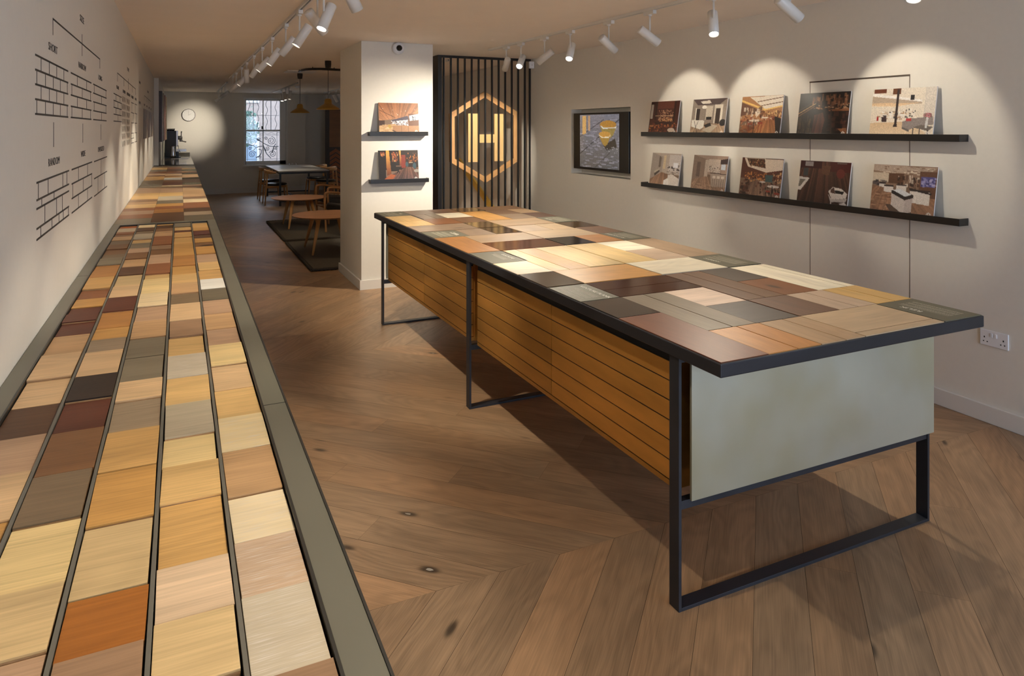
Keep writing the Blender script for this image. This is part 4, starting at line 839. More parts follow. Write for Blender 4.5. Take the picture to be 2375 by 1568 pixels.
for i in range(6):
    a, b = HP[i-1], HP[i]; ai, bi = (a[0]*cin, a[1]*(cin+.01)), (b[0]*cin, b[1]*(cin+.01))
    P = [a, b, bi, ai]; n0 = len(hb.v)
    hb.v += [(x, 0.0, z) for x, z in P] + [(x, .03, z) for x, z in P]
    for q in ((0,1,2,3), (7,6,5,4), (0,4,5,1), (1,5,6,2), (2,6,7,3), (3,7,4,0)):
        hb.f.append(tuple(n0+j for j in q)); hb.m.append(0); hb.sm.append(False)
        L_ = math.hypot(b[0]-a[0], b[1]-a[1]); hb.uv.append([(0, 0), (L_, 0), (L_, .06), (0, .06)] if q[0] in (0, 7) else None)
hb.build('hexagon_frame', M_CHAIRWOOD, hx, color=(206, 158, 104))
lt = MB()
for x0, x1, z0, z1 in ((-.222, -.098, -.31, .295), (.135, .258, -.305, .295), (-.098, .135, -.07, .036)):
    P = [(x0, 0, z0), (x1, 0, z0), (x1, 0, z1), (x0, 0, z1)]
    lt.quadbox(((x0+x1)/2, .014, (z0+z1)/2), ((x1-x0)/2, 0, 0), (0, .012, 0), (0, 0, (z1-z0)/2))
    for q in range(len(lt.uv)-6, len(lt.uv)):
        if lt.uv[q]: lt.uv[q] = [(v_, u_) for u_, v_ in lt.uv[q]]
lt.build('letter_h', M_CHAIRWOOD, hx, color=(226, 190, 130))
A3, B3 = Vector((4.085, 10.65, 1.12)), Vector((4.085, 9.25, .46))
dv = (B3-A3); nrm3 = Vector((0, -dv.z, dv.y)).normalized()
o = MB().quadbox((A3+B3)/2, dv/2, nrm3*.05, (.0145, 0, 0)).build('brass_strip', M_BRASSDOT); tag(o, 'slanting brass strip on the right wall behind the slatted screen', 'wall strip')
# ------------------------------------------------------------------ wall diagrams (vinyl on the left wall)
XW = X_L+.0006
ROTW = (PI/2, 0, PI/2)       # upright text reading along +Y, facing +X
def hbar(m, y0, y1, z, t=.0065): m.box((X_L+.0001, y0, z-t/2), (X_L+.0011, y1, z+t/2))
def vbar(m, y, z0, z1, t=.006): m.box((X_L+.0001, y-t/2, z0), (X_L+.0011, y+t/2, z1))
def wtext(p, s, y, z, h=.030, width=None):
    me_w = text_mesh(s, h*1.4); xs = [v.co.x for v in me_w.vertices]; wd0 = max(xs)-min(xs)
    me_w.materials.clear(); me_w.materials.append(M_INK); me_w.name = 'lettering'
    if width:
        for v in me_w.vertices: v.co.x *= width/wd0
    o = bpy.data.objects.new('lettering', me_w); COL.objects.link(o); o.parent = p; o.location = (XW, y, z); o.rotation_euler = ROTW
dg1 = thing('wall_diagram', 'black SIZE diagram of brick-like plank layouts on the left wall', 'wall graphic', (0, 0, 0))
m = MB(); hbar(m, 3.003, 4.659, 2.045); vbar(m, 3.006, 1.986, 2.045); vbar(m, 4.656, 1.992, 2.045); vbar(m, 3.844, 1.988, 2.09); m.build('bracket_lines', M_INK, dg1)
wtext(dg1, 'SIZE', 3.84, 2.158, width=.15)
for s, y, wd in (('SHORT', 3.01, .20), ('NARROW', 3.855, .28), ('LONG', 4.68, .20)): wtext(dg1, s, y, 1.937, .028, wd)
for s, y, wd in (('RANDOM', 3.035, .25), ('WIDE', 3.885, .17), ('OVERSIZED', 4.725, .35)): wtext(dg1, s, y, 1.527, .028, wd)
for y in (3.02, 3.87, 4.717):
    m = MB(); vbar(m, y, 1.581, 1.671); m.build('connector_line', M_INK, dg1)
def brick(p, y0, y1, zs, vs):
    m = MB()
    for z in zs: hbar(m, y0, y1, z)
    for y, a, b in vs: vbar(m, y, zs[b], zs[a], .005)
    m.build('brick_pattern', M_INK, p)
ZT = [1.883, 1.836, 1.7895, 1.742, 1.695]
r1, r2 = [2.765, 2.928, 3.092, 3.269], [2.688, 2.85, 3.013, 3.18, 3.363]
brick(dg1, 2.662, 3.387, ZT, [(y, i, i+1) for i in (0, 2) for y in r1]+[(y, i, i+1) for i in (1, 3) for y in r2])
brick(dg1, 3.470, 4.224, ZT, [(y, i, i+1) for i in (0, 2) for y in (3.674, 4.018)]+[(y, i, i+1) for i in (1, 3) for y in (3.499, 3.85, 4.187)])
brick(dg1, 4.317, 5.057, ZT, [(y, i, i+1) for i in (0, 2) for y in (4.356, 5.025)]+[(y, i, i+1) for i in (1, 3) for y in (4.75,)])
brick(dg1, 2.685, 3.410, [1.474, 1.418, 1.390, 1.326, 1.291], [(2.715, 0, 1), (2.904, 0, 1), (3.243, 0, 1), (3.354, 0, 1), (3.031, 1, 2), (2.778, 1, 2), (2.837, 2, 3), (3.088, 2, 3), (3.23, 2, 3), (2.984, 3, 4), (3.147, 3, 4), (3.256, 3, 4), (3.396, 3, 4), (2.759, 3, 4)])
brick(dg1, 3.495, 4.255, [1.473, 1.412, 1.350, 1.289], [(3.714, 0, 1), (4.059, 0, 1), (3.524, 1, 2), (3.888, 1, 2), (4.240, 1, 2), (3.714, 2, 3), (4.059, 2, 3)])
brick(dg1, 4.360, 5.090, [1.470, 1.378, 1.284], [(4.722, 0, 1), (4.549, 1, 2), (4.94, 1, 2)])
dg2 = thing('wall_diagram', 'second black layout diagram farther along the left wall, past the SIZE one', 'wall graphic', (0, 0, 0))
m = MB(); hbar(m, 5.909, 8.282, 2.055)
for y in (5.92, 6.578, 7.122, 7.717, 8.27): vbar(m, y, 1.993, 2.053 if y != 7.122 else 2.09)
m.build('bracket_lines', M_INK, dg2)
wtext(dg2, 'TYPE', 7.09, 2.166, width=.26)
for s, y, wd in (('PLANK', 5.94, .22), ('CHEVRON', 6.6, .30), ('HERRINGBONE', 7.15, .46), ('PARQUET', 7.73, .36), ('PANEL', 8.29, .30)): wtext(dg2, s, y, 1.948, .026, wd)
brick(dg2, 5.59, 6.32, [1.891, 1.843, 1.795, 1.747, 1.699], [(5.78, 0, 1), (6.16, 0, 1), (5.62, 1, 2), (5.96, 1, 2), (6.29, 1, 2), (5.78, 2, 3), (6.16, 2, 3), (5.96, 3, 4)])
brick(dg2, 7.54, 7.96, [1.893, 1.797, 1.70, 1.60, 1.551, 1.506], [(7.64, 0, 1), (7.86, 1, 2), (7.64, 2, 3), (7.86, 3, 4), (7.64, 4, 5)])
brick(dg2, 8.11, 8.53, [1.896, 1.80, 1.70, 1.60, 1.508], [(8.2, 0, 1), (8.42, 1, 2), (8.2, 2, 3), (8.42, 3, 4)])
m = MB()
for c0 in (6.56, 7.09):
    for i in range(-1, 2):
        yy_ = c0+i*.14; z = 1.50
        while z < 1.88:
            for sg in (1, -1): m.tube([(X_L+.0008, yy_, z), (X_L+.0008, yy_+sg*.06, z+.045)], .0012, 4)
            z += .06
m.build('herringbone_pattern', mat('grey_vinyl', (118, 106, 94), .6), dg2)
dg3 = thing('wall_diagram', 'third black diagram above grey panel strips near the pier end', 'wall graphic', (0, 0, 0))
m = MB(); hbar(m, 10.245, 12.516, 2.07); vbar(m, 11.38, 2.02, 2.11)
for y in (10.25, 11.0, 11.76, 12.5): vbar(m, y, 2.01, 2.07)
m.build('bracket_lines', M_INK, dg3)
wtext(dg3, 'COLOUR', 11.4, 2.17, width=.4); wtext(dg3, 'GRADE', 9.1, 2.17, width=.3); wtext(dg3, 'TONE', 9.1, 1.94, width=.3)
for s, y in (('LIGHT', 10.3), ('MID', 11.05), ('DARK', 11.8), ('GREY', 12.55)): wtext(dg3, s, y, 1.95, .026, .32)
for i, y in enumerate((9.95, 10.8, 11.6, 12.4)):
    MB().box((X_L+.0001, y, 1.515), (X_L+.012, y+.72, 1.895)).build('sample_strip', mat('strip_%d' % i, [(128,112,96),(150,132,112),(120,104,90),(164,144,120)][i], .5), dg3)
# ------------------------------------------------------------------ tracks and spotlights
def track(name, label, X, ya, yb):
    m = MB().box((X-.017, ya, CEIL-.022), (X-.006, yb, CEIL-.0003)).box((X+.006, ya, CEIL-.022), (X+.017, yb, CEIL-.0003)).box((X-.006, ya, CEIL-.009), (X+.006, yb, CEIL-.0003), 1)
    return tag(m.build('lighting_track', [M_WHITE, M_DARKGAP]), label, 'lighting track', 'lighting tracks')
LTX, RTX = .802, 3.15
track('t', 'white ceiling lighting track above the counter aisle, left of the table', LTX, -2.3, 13.3)
track('t', 'short white lighting track piece at the far left end of the aisle', LTX+.02, 14.6, 18.5)
track('t', 'white ceiling lighting track between the table and the right wall', RTX, -2.3, 7.25)
track('t', 'white lighting track behind the slatted screen', RTX, 8.6, 11.4)
track('t', 'white lighting track in front of the far window', 2.08, 14.2, 18.1)
track('t', 'white lighting track near the far display boards', 3.26, 14.6, 17.9)
def body_mesh():
    m = MB().lathe([(.0, -.088), (.031, -.088), (.033, -.085), (.033, .094), (.0305, .094), (.0295, .082), (.0, .082)], n=28)
    return m
PB = {}
def spot(X, Y, aim, label, grp, power=1.0, lit=True, ang=66, blend=.5, near=False):
    t = thing('track_spotlight', label, 'spotlight', (X, Y, CEIL-.022), 0, grp)
    a = Vector(aim).normalized()
    if not PB:
        PB['adapter'] = MB().box((-.016, -.06, -.028), (.016, .06, -.0005)).lathe([(.014, -.04), (.016, -.028)], n=16).build('track_adapter', M_WHITE, t, bevel=.002)
        PB['stem'] = MB().tube([(0, 0, -.04), (0, 0, -.148)], .0065, 10).build('stem', M_WHITE, t)
        PB['body'] = body_mesh().build('lamp_body', M_WHITE, t)
        PB['lens'] = MB().lathe([(.0, .0825), (.0292, .0825), (.0292, .0830), (0, .0830)], n=28).build('lens', M_LAMP, t)
        first = True
        bits = dict(PB)
    else:
        bits = {}
        for k, o in PB.items():
            c = o.copy(); COL.objects.link(c); c.parent = t; bits[k] = c
    down = Vector((0, 0, -1)); perp = (down - a*down.dot(a))
    perp = perp.normalized() if perp.length > .05 else Vector((1, 0, 0))
    c = Vector((0, 0, -.148)) + perp*.036 + a*.015
    q = Vector((0, 0, 1)).rotation_difference(a).to_euler()
    for k in ('body', 'lens'): bits[k].location = c; bits[k].rotation_euler = q
    if not lit: bits['lens'].active_material = M_LAMP
    ld = bpy.data.lights.new('spot_beam', 'SPOT'); ld.energy = SPOT_W*power; ld.color = WARM; ld.spot_size = math.radians(ang); ld.spot_blend = blend; ld.shadow_soft_size = .022
    lo = bpy.data.objects.new('spot_beam', ld); COL.objects.link(lo); lo.parent = t; lo.location = c + a*.104
    lo.rotation_euler = Vector((0, 0, -1)).rotation_difference(a).to_euler()
    return t
GLt, GRt = 'spotlights on the aisle track', 'spotlights on the right-hand track'
LS = [  # Y, aim, power, angle
 (.35, (-.36, .15, -.85), .8, 76, 'nearest, behind the view'), (1.2, (-.33, .1, -.85), .8, 70, 'second'), (1.9, (.4, .3, -.95), .8, 72, 'third'), (2.35, (-.34, .1, -.85), .75, 66, 'fourth'), (3.0, (-.34, .15, -.85), .7, 66, 'fifth'),
 (3.62, (.6, .35, -.95), 1.9, 68, 'nearest in the photo, only its lower end showing'), (4.41, (-.38, -.25, -.85), .75, 60, 'second in the photo, with glowing mouth'), (4.63, (.75, .5, -.8), 1.8, 80, 'third in the photo, tilted away from the counter'),
 (5.379, (-.5, -.02, -.82), .75, 60, 'fourth in the photo'), (6.126, (-.55, .22, -.75), .7, 60, 'fifth in the photo'), (7.095, (-.52, -.02, -.8), .75, 60, 'sixth in the photo'), (7.983, (-.62, .0, -.75), 1.0, 56, 'seventh in the photo'),
 (8.92, (-.5, .3, -.8), .9, 50, 'eighth in the photo'), (9.922, (.05, .35, -.9), .35, 66, 'ninth in the photo, pointing almost straight down'), (10.766, (-.6, 0, -.75), 1.0, 50, 'tenth in the photo'), (11.832, (-.65, .1, -.7), .9, 50, 'eleventh in the photo'), (12.588, (-.6, .3, -.7), .8, 50, 'twelfth in the photo')]
for y, aim, pw, an, nm in LS: spot(LTX, y, aim, f'white spotlight over the aisle, {nm}', GLt, pw, ang=an)
spot(LTX+.02, 15.3, (-.75, .55, -.6), 'white spotlight on the short far aisle track, nearest the table side', 'spotlights on the short far track', .5, ang=50)
spot(LTX+.02, 16.5, (-.48, 2.4, -.66), 'white spotlight on the short far track aimed at the clock wall', 'spotlights on the short far track', 3.6, ang=36, blend=1.0)
spot(LTX+.02, 17.9, (-.85, .1, -.6), 'white spotlight at the very end of the short far aisle track', 'spotlights on the short far track', .5, ang=50)
RS = [
 (6.807, (.30, 1.25, -.83), 2.2, 50, 'seen from behind, just before the slats'), (6.453, (-.5, -.55, -.62), 1.1, 76, 'with star-bright mouth facing the view'), (5.938, (-1.05, 1.2, -1.15), 4.6, 84, 'tilted flat towards the column photos'), (5.449, (-.45, -.45, -.8), 1.1, 76, 'fourth from the slats with a round glowing mouth'),
 (4.825, (.95, .13, -.68), .45, 60, 'fifth from the slats, aimed at the wall photos'), (4.273, (.95, -.22, -.68), .45, 61, 'sixth from the slats, aimed at the wall photos'), (3.585, (-.3, -.42, -.9), 1.1, 76, 'cut by the photo top, glowing mouth down'), (2.95, (.95, -.08, -.66), .45, 59, 'nearest in view, only its lower end showing')]
for y, aim, pw, an, nm in RS: spot(RTX, y, aim, f'white spotlight on the right-hand track, {nm}', GRt, pw, ang=an, blend=.35 if aim[0] > .5 else (1.0 if pw > 4 else .5))
spot(RTX, 2.2, (-.35, -.15, -.9), 'unseen white spotlight added on the right-hand track above the near table end', GRt, .2, ang=80)  # out-of-view fixture added to light the near table end and floor
spot(RTX, 10.2, (0, 0, -1), 'white spotlight hanging straight down behind the slats, left one', 'spotlights behind the slatted screen', 2.6, ang=60)
spot(RTX, 9.27, (0, 0, -1), 'white spotlight hanging straight down behind the slats, right one', 'spotlights behind the slatted screen', 2.6, ang=60)
for y, nm, aim in ((16.5, 'left', (-.05, -.3, -.95)), (15.9, 'middle', (.1, -.2, -.95)), (15.4, 'right', (-.1, -.1, -.98))):
    spot(2.08, y, aim, f'white spotlight in front of the window, {nm} of the three', 'spotlights over the dining table', .25, ang=60)
for y, nm, aim in ((17.3, 'left, alone', (0, -.1, -1)), (16.4, 'middle', (.45, .3, -.8)), (15.9, 'right', (.45, .3, -.8))):
    spot(3.26, y, aim, f'white spotlight near the display boards, {nm}', 'spotlights near the display boards', .6, ang=50)
# curved dark rail with white plate, smoke detector
cr = thing('curved_rail', 'dark curved ceiling rail with white plate in the lounge', 'ceiling rail', (0, 0, 0))
cp = [zpix(u, v, CEIL-.03) for u, v in ((694, 166), (700, 163), (710, 161), (725, 160), (745, 160), (775, 161.5), (815, 163.5))]
MB().tube([(a, b, CEIL-.03) for a, b in cp], .018, 8).build('rail', M_BLACK, cr)
pc = zpix(696, 166, CEIL)
MB().box((pc[0]-.22, pc[1]-.22, CEIL-.012), (pc[0]+.22, pc[1]+.22, CEIL-.0003)).build('ceiling_plate', M_WHITE, cr)
for a, b in (cp[0], cp[3], cp[5]): MB().tube([(a, b, CEIL-.03), (a, b, CEIL-.0003)], .006, 8).build('fixing_rod', M_BLACK, cr)
sx, sy = zpix(690, 199, CEIL)
sd = MB().lathe([(.055, -.0003), (.055, -.02), (.045, -.03), (.03, -.045), (0, -.047)]).build('smoke_detector', M_PLASTIC, loc=(sx, sy, CEIL)); tag(sd, 'round white smoke detector on the ceiling beside the far pendant', 'smoke detector')
# pendants
def pendant(loc, label):
    t = thing('pendant_lamp', label, 'pendant lamp', loc, 0, 'brass pendants over the lounge')
    zt = CEIL-.0005
    MB().lathe([(.042, 0), (.042, -.045), (.036, -.095), (.0, -.098)], c=(0, 0, CEIL-.0005)).build('ceiling_cup', M_BLACK, t)
    MB().tube([(0, 0, CEIL-.09), (.002, 0, 2.3), (0, 0, 2.03)], .0035, 8).build('cable', M_BLACK, t)
    z0 = 1.895
    sh = MB().lathe([(.006, 2.04), (.036, 2.036), (.046, 2.015), (.050, 1.972), (.052, 1.970), (.085, 1.950), (.125, 1.925), (.150, 1.905), (.150, z0), (.146, z0), (.145, 1.904), (.120, 1.922), (.082, 1.944), (.047, 1.965), (.042, 2.01), (.006, 2.03)], n=40)
    sh.build('lamp_shade', mat('pendant_brass', (170, 138, 74), .3, .6), t)
    MB().lathe([(.0, 1.955), (.02, 1.95), (.028, 1.93), (.02, 1.91), (0, 1.905)], n=20).build('bulb', M_BULB, t)
    ld = bpy.data.lights.new('bulb_glow', 'SPOT'); ld.energy = 10; ld.color = (1, .72, .42); ld.spot_size = math.radians(110); ld.spot_blend = .6; ld.shadow_soft_size = .03
    lo = bpy.data.objects.new('bulb_glow', ld); COL.objects.link(lo); lo.parent = t; lo.location = (0, 0, 1.9)
pendant((1.774, 9.447, 0), 'nearer brass pendant lamp, hanging over the front coffee table')
pendant((1.752, 11.708, 0), 'farther brass pendant lamp with glowing rim, over the rear coffee table')
# ------------------------------------------------------------------ lounge furniture
OAKC, OAKD = (196, 150, 100), (168, 120, 74)
def coffee(loc, rx_, ry_, legs, label, zt=.49):
    t = thing('coffee_table', label, 'coffee table', loc, 0, 'round oak coffee tables')
    MB().lathe([(.0, -.026), (.90, -.024), (.97, -.012), (1.0, -.004), (.995, 0), (0, 0)], sx=rx_, sy=ry_, n=56, smooth=False).build('table_top', M_CHAIRWOOD, t, loc=(0, 0, zt), color=(196, 146, 108))
    MB().tube([(legs[0][0]*.55, legs[0][1]*.55, zt-.036), (legs[2][0]*.55, legs[2][1]*.55, zt-.036)], .018, 8).tube([(legs[1][0]*.55, legs[1][1]*.55, zt-.036), (legs[3][0]*.55, legs[3][1]*.55, zt-.036)], .018, 8).build('underframe', M_CHAIRWOOD, t, color=OAKD)
    for x, y in legs:
        MB().tube([(x, y, 0.0165), (x*.8, y*.8, .25), (x*.62, y*.62, zt-.027)], [.013, .022, .028], 12).build('leg', M_CHAIRWOOD, t, color=(206, 152, 92))
lg = [(-.27, -.37), (-.25, .38), (.27, .37), (.27, -.37)]
coffee((1.79, 9.49, .0185), .47, .47, lg, 'front round oak coffee table on the nearer rug')
coffee((1.78, 12.0, .0185), .44, .47, [(-.21, -.35), (-.21, .35), (.25, .35), (.25, -.35)], 'rear round oak coffee table on the farther rug')
def rug(x0, y0, x1, y1, label):
    t = thing('rug', label, 'rug', (0, 0, 0), 0, 'dark lounge rugs')
    MB().box((x0+.02, y0+.02, 0.0005), (x1-.02, y1-.02, .03)).build('pile', M_RUG, t, bevel=.006)
    m = MB()
    for a, b in (((x0, y0), (x1, y0)), ((x0, y1), (x1, y1)), ((x0, y0), (x0, y1)), ((x1, y0), (x1, y1))):
        n = int(max(abs(a[0]-b[0]), abs(a[1]-b[1]))/.045)
        P = []; R_ = []
        for i in range(n*2+1):
            f = i/(n*2); P.append((a[0]+(b[0]-a[0])*f, a[1]+(b[1]-a[1])*f, .019)); R_.append(.018 if i % 2 == 0 else .015)
        m.tube(P, R_, 8)
    m.build('stitched_edge', M_RUGSTITCH, t)
rug(1.37, 8.28, 2.78, 10.42, 'nearer dark woven rug under the front coffee table')
rug(1.376, 10.60, 3.3, 12.9, 'farther dark woven rug under the rear coffee table')
def curve3(P, n=24):      # catmull-rom through points
    P = [Vector(p) for p in P]; out = []
    for i in range(len(P)-1):
        p0, p1, p2, p3 = P[max(i-1, 0)], P[i], P[i+1], P[min(i+2, len(P)-1)]
        for k in range(n):
            t = k/n; out.append(.5*((2*p1)+(p2-p0)*t+(2*p0-5*p1+4*p2-p3)*t*t+(-p0+3*p1-3*p2+p3)*t**3))
    out.append(P[-1]); return out
def armchair(loc, rz, label):     # faces local -y ; origin floor centre
    t = thing('lounge_armchair', label, 'armchair', loc, rz, 'black cushioned lounge armchairs')
    for sx in (-1, 1):
        x = sx*.33
        MB().tube(curve3([(x*.98, -.30, 0.0), (x, -.31, .3), (x, -.315, .56), (x, -.27, .612), (x, -.1, .60), (x, .15, .555), (x, .33, .53)], 8), [.016]*9+[.019]*40, 10).build('arm_rail', M_CHAIRWOOD, t, color=OAKD)
        MB().tube([(x*.97, .30, 0), (x*.97, .27, .3), (x*.97, .24, .56)], [.015, .02, .015], 10).build('leg', M_CHAIRWOOD, t, color=OAKD)
        MB().tube([(x, -.305, .30), (x*.97, .27, .26)], .015, 8).build('side_rail', M_CHAIRWOOD, t, color=OAKD)
    MB().tube([(-.33, -.305, .27), (.33, -.305, .27)], .016, 8).tube([(-.32, .28, .24), (.32, .28, .24)], .016, 8).build('cross_rail', M_CHAIRWOOD, t, color=OAKD)
    MB().quadbox((0, -.02, .375), (.285, 0, 0), (0, .30, -.035), (0, .008, .062)).build('seat_cushion', M_LEATHER, t, bevel=.03)
    MB().quadbox((0, .365, .64), (.285, 0, 0), (0, .11, .275), (0, .052, -.02)).build('back_cushion', M_LEATHER, t, bevel=.03)
    for sx in (-1, 1): MB().tube([(sx*.25, .27, .25), (sx*.25, .40, .6), (sx*.25, .52, .90)], .014, 8).build('back_stile', M_CHAIRWOOD, t, color=OAKD)
armchair((2.43, 10.87, .0315), -PI/2+.28, 'nearer black-cushioned oak armchair, half hidden by the column')
armchair((2.52, 12.35, .0315), -PI/2+.12, 'farther black-cushioned oak armchair behind the rear coffee table')
# dining table
dt = thing('dining_table', 'white-topped dining table with black metal frame by the window', 'table', (0, 0, 0))
DTX0, DTX1, DTY0, DTY1, DTZ = 1.885, 2.935, 15.5, 18.0, .74
MB().box((DTX0, DTY0, DTZ-.025), (DTX1, DTY1, DTZ)).build('table_top', mat('table_white', (196, 192, 184), .28), dt, bevel=.003)
m = MB()
for a in (DTX0+.015, DTX1-.055): m.box((a, DTY0+.02, DTZ-.065), (a+.04, DTY1-.02, DTZ-.0255))
for b in (DTY0+.015, DTY1-.055): m.box((DTX0+.055, b, DTZ-.065), (DTX1-.055, b+.04, DTZ-.0255))
m.build('top_frame', M_BLACK, dt)
for a in (DTX0+.015, DTX1-.055):
    for b in (DTY0+.015, DTY1-.055): MB().box((a, b, 0), (a+.04, b+.04, DTZ-.0655)).build('leg', M_BLACK, dt)
m = MB()
for b in (DTY0+.025, DTY1-.045): m.box((DTX0+.055, b, .08), (DTX1-.055, b+.03, .11))
m.box((DTX0+.45, DTY0+.055, .085), (DTX0+.49, DTY1-.045, .105)); m.build('stretcher', M_BLACK, dt)
def elbow_chair():                # faces local +x, origin floor under seat centre
    t = thing('dining_chair', 'x', 'chair', (0, 0, 0), 0, 'oak elbow chairs with black seats at the dining table')
    for sy in (-1, 1):
        MB().tube([(-.25, sy*.235, 0), (-.235, sy*.225, .25), (-.215, sy*.215, .45), (-.20, sy*.19, .70)], [.011, .018, .020, .014], 10).build('leg', M_CHAIRWOOD, t, color=OAKC)
        MB().tube([(.22, sy*.23, 0), (.205, sy*.22, .25), (.19, sy*.205, .425)], [.011, .018, .020], 10).build('leg', M_CHAIRWOOD, t, color=OAKC)
    fr_ = MB()
    fr_.tube([(.19, -.2, .40), (.19, .2, .40)], .016, 8, sq=(1.4, .8)).tube([(-.215, -.21, .385), (-.215, .21, .385)], .016, 8, sq=(1.4, .8))
    for sy in (-1, 1): fr_.tube([(.19, sy*.205, .40), (-.215, sy*.212, .385)], .016, 8, sq=(1.4, .8))
    fr_.build('seat_frame', M_CHAIRWOOD, t, color=OAKC)
    MB().lathe([(.0, .415), (.20, .415), (.235, .43), (.238, .445), (.215, .462), (.1, .468), (0, .466)], n=32, sx=.98, sy=1.05, c=(-.005, 0, 0)).build('seat_pad', M_LEATHER, t)
    P = curve3([(-.03, -.29, .70), (-.14, -.265, .705), (-.215, -.15, .715), (-.235, 0, .72), (-.215, .15, .715), (-.14, .265, .705), (-.03, .29, .70)], 6)
    n = len(P); R_ = [.016+.022*math.sin(PI*i/(n-1))**1.2 for i in range(n)]
    MB().tube(P, R_, 12, sq=(1.15, .42), up=(0, 0, 1)).build('backrest', M_CHAIRWOOD, t, color=(206, 158, 106))
    return t
ch0 = elbow_chair()
CH = [((1.885, 15.96, 0), 0, 'oak dining chair on the left of the table, nearer one'), ((1.885, 17.08, 0), 0, 'oak dining chair on the left of the table, by the window'),
      ((3.05, 16.55, 0), PI, 'oak dining chair on the right of the table, nearer one'), ((3.02, 17.6, 0), PI, 'oak dining chair on the right of the table, farther one')]
for i, (l, r, lb) in enumerate(CH):
    c = ch0 if i == 0 else copy_tree(ch0)
    c.location = l; c.rotation_euler = (0, 0, r); c['label'] = lb
# small things on the dining table
m = MB()
for i in range(4):
    a = 2.42+.07*i; m.lathe([(.022, 0), (.025, .02), (.012, .03), (.026, .05), (.027, .052)], c=(a, 17.86+.02*(i % 2), DTZ+.0005), n=12)
sets = [(2.42, 17.86), (2.50, 17.90), (2.58, 17.86)]
for i, (a, b) in enumerate(sets):
    g = MB().lathe([(.020, 0), (.024, .004), (.014, .022), (.024, .045), (.026, .05), (.020, .048), (.0, .02)], n=16).build('egg_cup', M_CHROME, loc=(a, b, DTZ+.0005))
    tag(g, f"small metal cup on the far edge of the dining table, {['left', 'middle', 'right'][i]} of three", 'cup', 'small cups on the dining table')
# display boards at the far right
ds = thing('display_stand', 'tall stand of brown wood sample boards beyond the column', 'display stand', (3.40, 18.0, 0))
MB().box((0, 0, 0), (.62, .5, 2.12)).build('stand_carcass', mat('stand_dark', (52, 40, 32), .5), ds)
MB().box((.01, -.03, 1.17), (.30, -.0005, 2.10), uvrot=True).build('sample_board', M_WOODM, ds, color=(120, 82, 48))
MB().box((.315, -.05, 1.17), (.44, -.0005, 2.14)).build('sample_board', M_WOODM, ds, color=(214, 160, 96))
hb = MB()
for i in range(9):
    for sg in (-1, 1):
        z = .12+i*.115
        hb.quadbox((.02+.075+(.145 if sg > 0 else 0), -.015, z), (.075, 0, sg*-.05), (0, .008, 0), (.0, 0, .042))
hb.build('herringbone_board', M_WOODM, ds, color=(128, 74, 34))
MB().box((.33, -.02, .1), (.345, -.0005, 1.15)).box((.37, -.02, .1), (.385, -.0005, 1.15)).box((.41, -.02, .1), (.425, -.0005, 1.15)).build('metal_rail', M_STEEL, ds)
# tall plank samples on the pier wall
for i, (y, c, nm, xf) in enumerate(((14.15, (66, 42, 28), 'dark brown', -.289), (15.05, (150, 128, 100), 'grey tan', -.277), (15.95, (128, 74, 48), 'red brown', -.268), (16.85, (216, 182, 136), 'pale oak', -.258))):
    o = MB().box((-.3395, 0, 1.40), (xf, .42, 2.32)).build('plank_board', M_WOODM, loc=(0, y, 0), color=c)
    tag(o, f'tall {nm} wood board mounted on the left wall beyond the pier', 'wood board', 'tall wood boards on the left wall')
# clock
ck = thing('wall_clock', 'round white wall clock with thin dark rim on the far wall', 'clock', (.195, 19.0, 1.969))
MB().lathe([(.152, .001), (.152, .042), (.143, .045), (.143, .03), (.0, .03)], axis=(0, -1, 0), n=56).build('clock_case', mat('clock_rim', (60, 56, 54), .3, .5), ck)
MB().lathe([(.1425, .0305), (0, .0308)], axis=(0, -1, 0), n=56, smooth=False).build('clock_face', M_WHITE, ck)
m = MB()
for i in range(12):
    a = i*PI/6; d = Vector((math.sin(a), 0, math.cos(a)))
    m.quadbox(Vector((0, -.0318, 0))+d*.125, d*.009, (0, .0005, 0), Vector((math.cos(a), 0, -math.sin(a)))*.0015)
m.build('hour_marks', M_INK, ck)
MB().quadbox((-.001, -.034, .045), (.0015, 0, 0), (0, .0006, 0), (0, 0, .055)).build('minute_hand', M_INK, ck)
MB().quadbox((.027, -.036, .014), (.0, 0, .0016), (0, .0006, 0), (.032, 0, .017)).build('hour_hand', M_INK, ck)
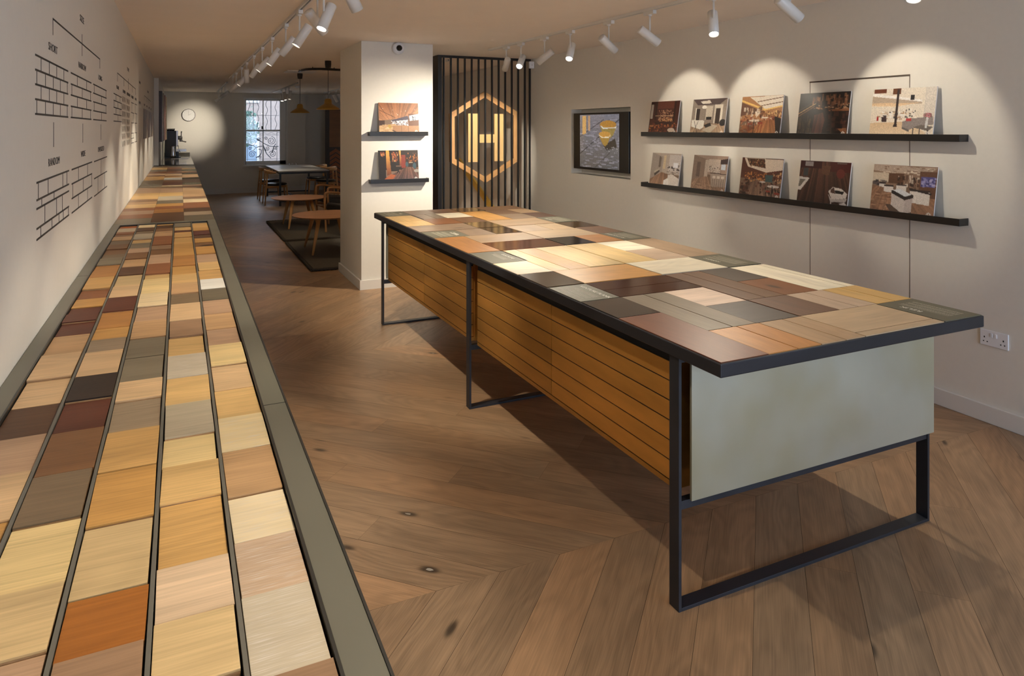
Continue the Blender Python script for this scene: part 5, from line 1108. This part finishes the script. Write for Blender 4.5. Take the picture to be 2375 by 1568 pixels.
# espresso machine: seen side-on, its front faces +x
em = thing('espresso_machine', 'black and chrome espresso machine on the far stone worktop', 'coffee machine', (0, 17.3, KZ+.0005))
MB().box((-.30, 0, .02), (-.075, .52, .60)).build('machine_body', mat('black_gloss', (20, 19, 20), .12), em, bevel=.006)
MB().box((-.30, .02, .0), (.02, .50, .0195)).build('base', M_BLACK, em)
MB().box((-.0745, 0, .25), (-.035, .52, .60)).build('front_panel', M_CHROME, em, bevel=.004)
MB().box((-.06, .02, .135), (.135, .50, .19)).build('drip_tray', M_CHROME, em, bevel=.003)
MB().box((-.0745, .03, .02), (-.02, .49, .134)).build('tray_support', M_BLACK, em)
for yy_ in (.14, .36):
    MB().lathe([(.042, 0), (.045, .03), (.045, .07), (.03, .085), (0, .09)], c=(-.034, yy_, .44), axis=(1, 0, 0), n=24).build('group_head', M_CHROME, em)
    MB().tube([(.03, yy_, .47), (.03, yy_, .54), (.035, yy_, .585)], [.007, .007, .012], 10).build('lever', M_BLACK, em)
    MB().lathe([(.032, 0), (.034, .02), (.03, .04), (0, .041)], c=(.025, yy_, .355), n=20).tube([(.03, yy_, .37), (.13, yy_, .345)], [.009, .013], 10).build('portafilter', M_CHROME, em)
MB().tube([(-.03, -.03, .27), (-.02, -.035, .18), (.01, -.03, .12)], .006, 8).tube([(-.05, 0, .27), (-.03, -.03, .27)], .006, 8).build('steam_wand', M_CHROME, em)
for i, (a, b) in enumerate(((-.25, .08), (-.19, .16), (-.13, .10), (-.24, .26), (-.15, .30))):
    g = MB().lathe([(.02, 0), (.03, .012), (.038, .045), (.036, .046), (.02, .012), (0, .008)], n=20).build('cup', M_CHROME, loc=(a, 17.3+b, KZ+.601))
    tag(g, f"steel cup on top of the espresso machine, {['front left', 'front middle', 'front right', 'rear left', 'rear right'][i]}", 'cup', 'cups on the espresso machine')
jg = MB().lathe([(.045, 0), (.048, .06), (.038, .2), (.034, .25), (.036, .262), (.033, .262), (.03, .2), (0, .01)], n=24).build('milk_jug', M_CHROME, loc=(-.13, 17.1, KZ+.0005)); tag(jg, 'tall steel jug standing in front of the espresso machine', 'jug')
tr_ = MB().box((-.17, 16.72, KZ+.0005), (.17, 17.0, KZ+.008)).build('serving_tray', M_CHROME, bevel=.002); tag(tr_, 'flat steel tray on the worktop before the espresso machine', 'tray')
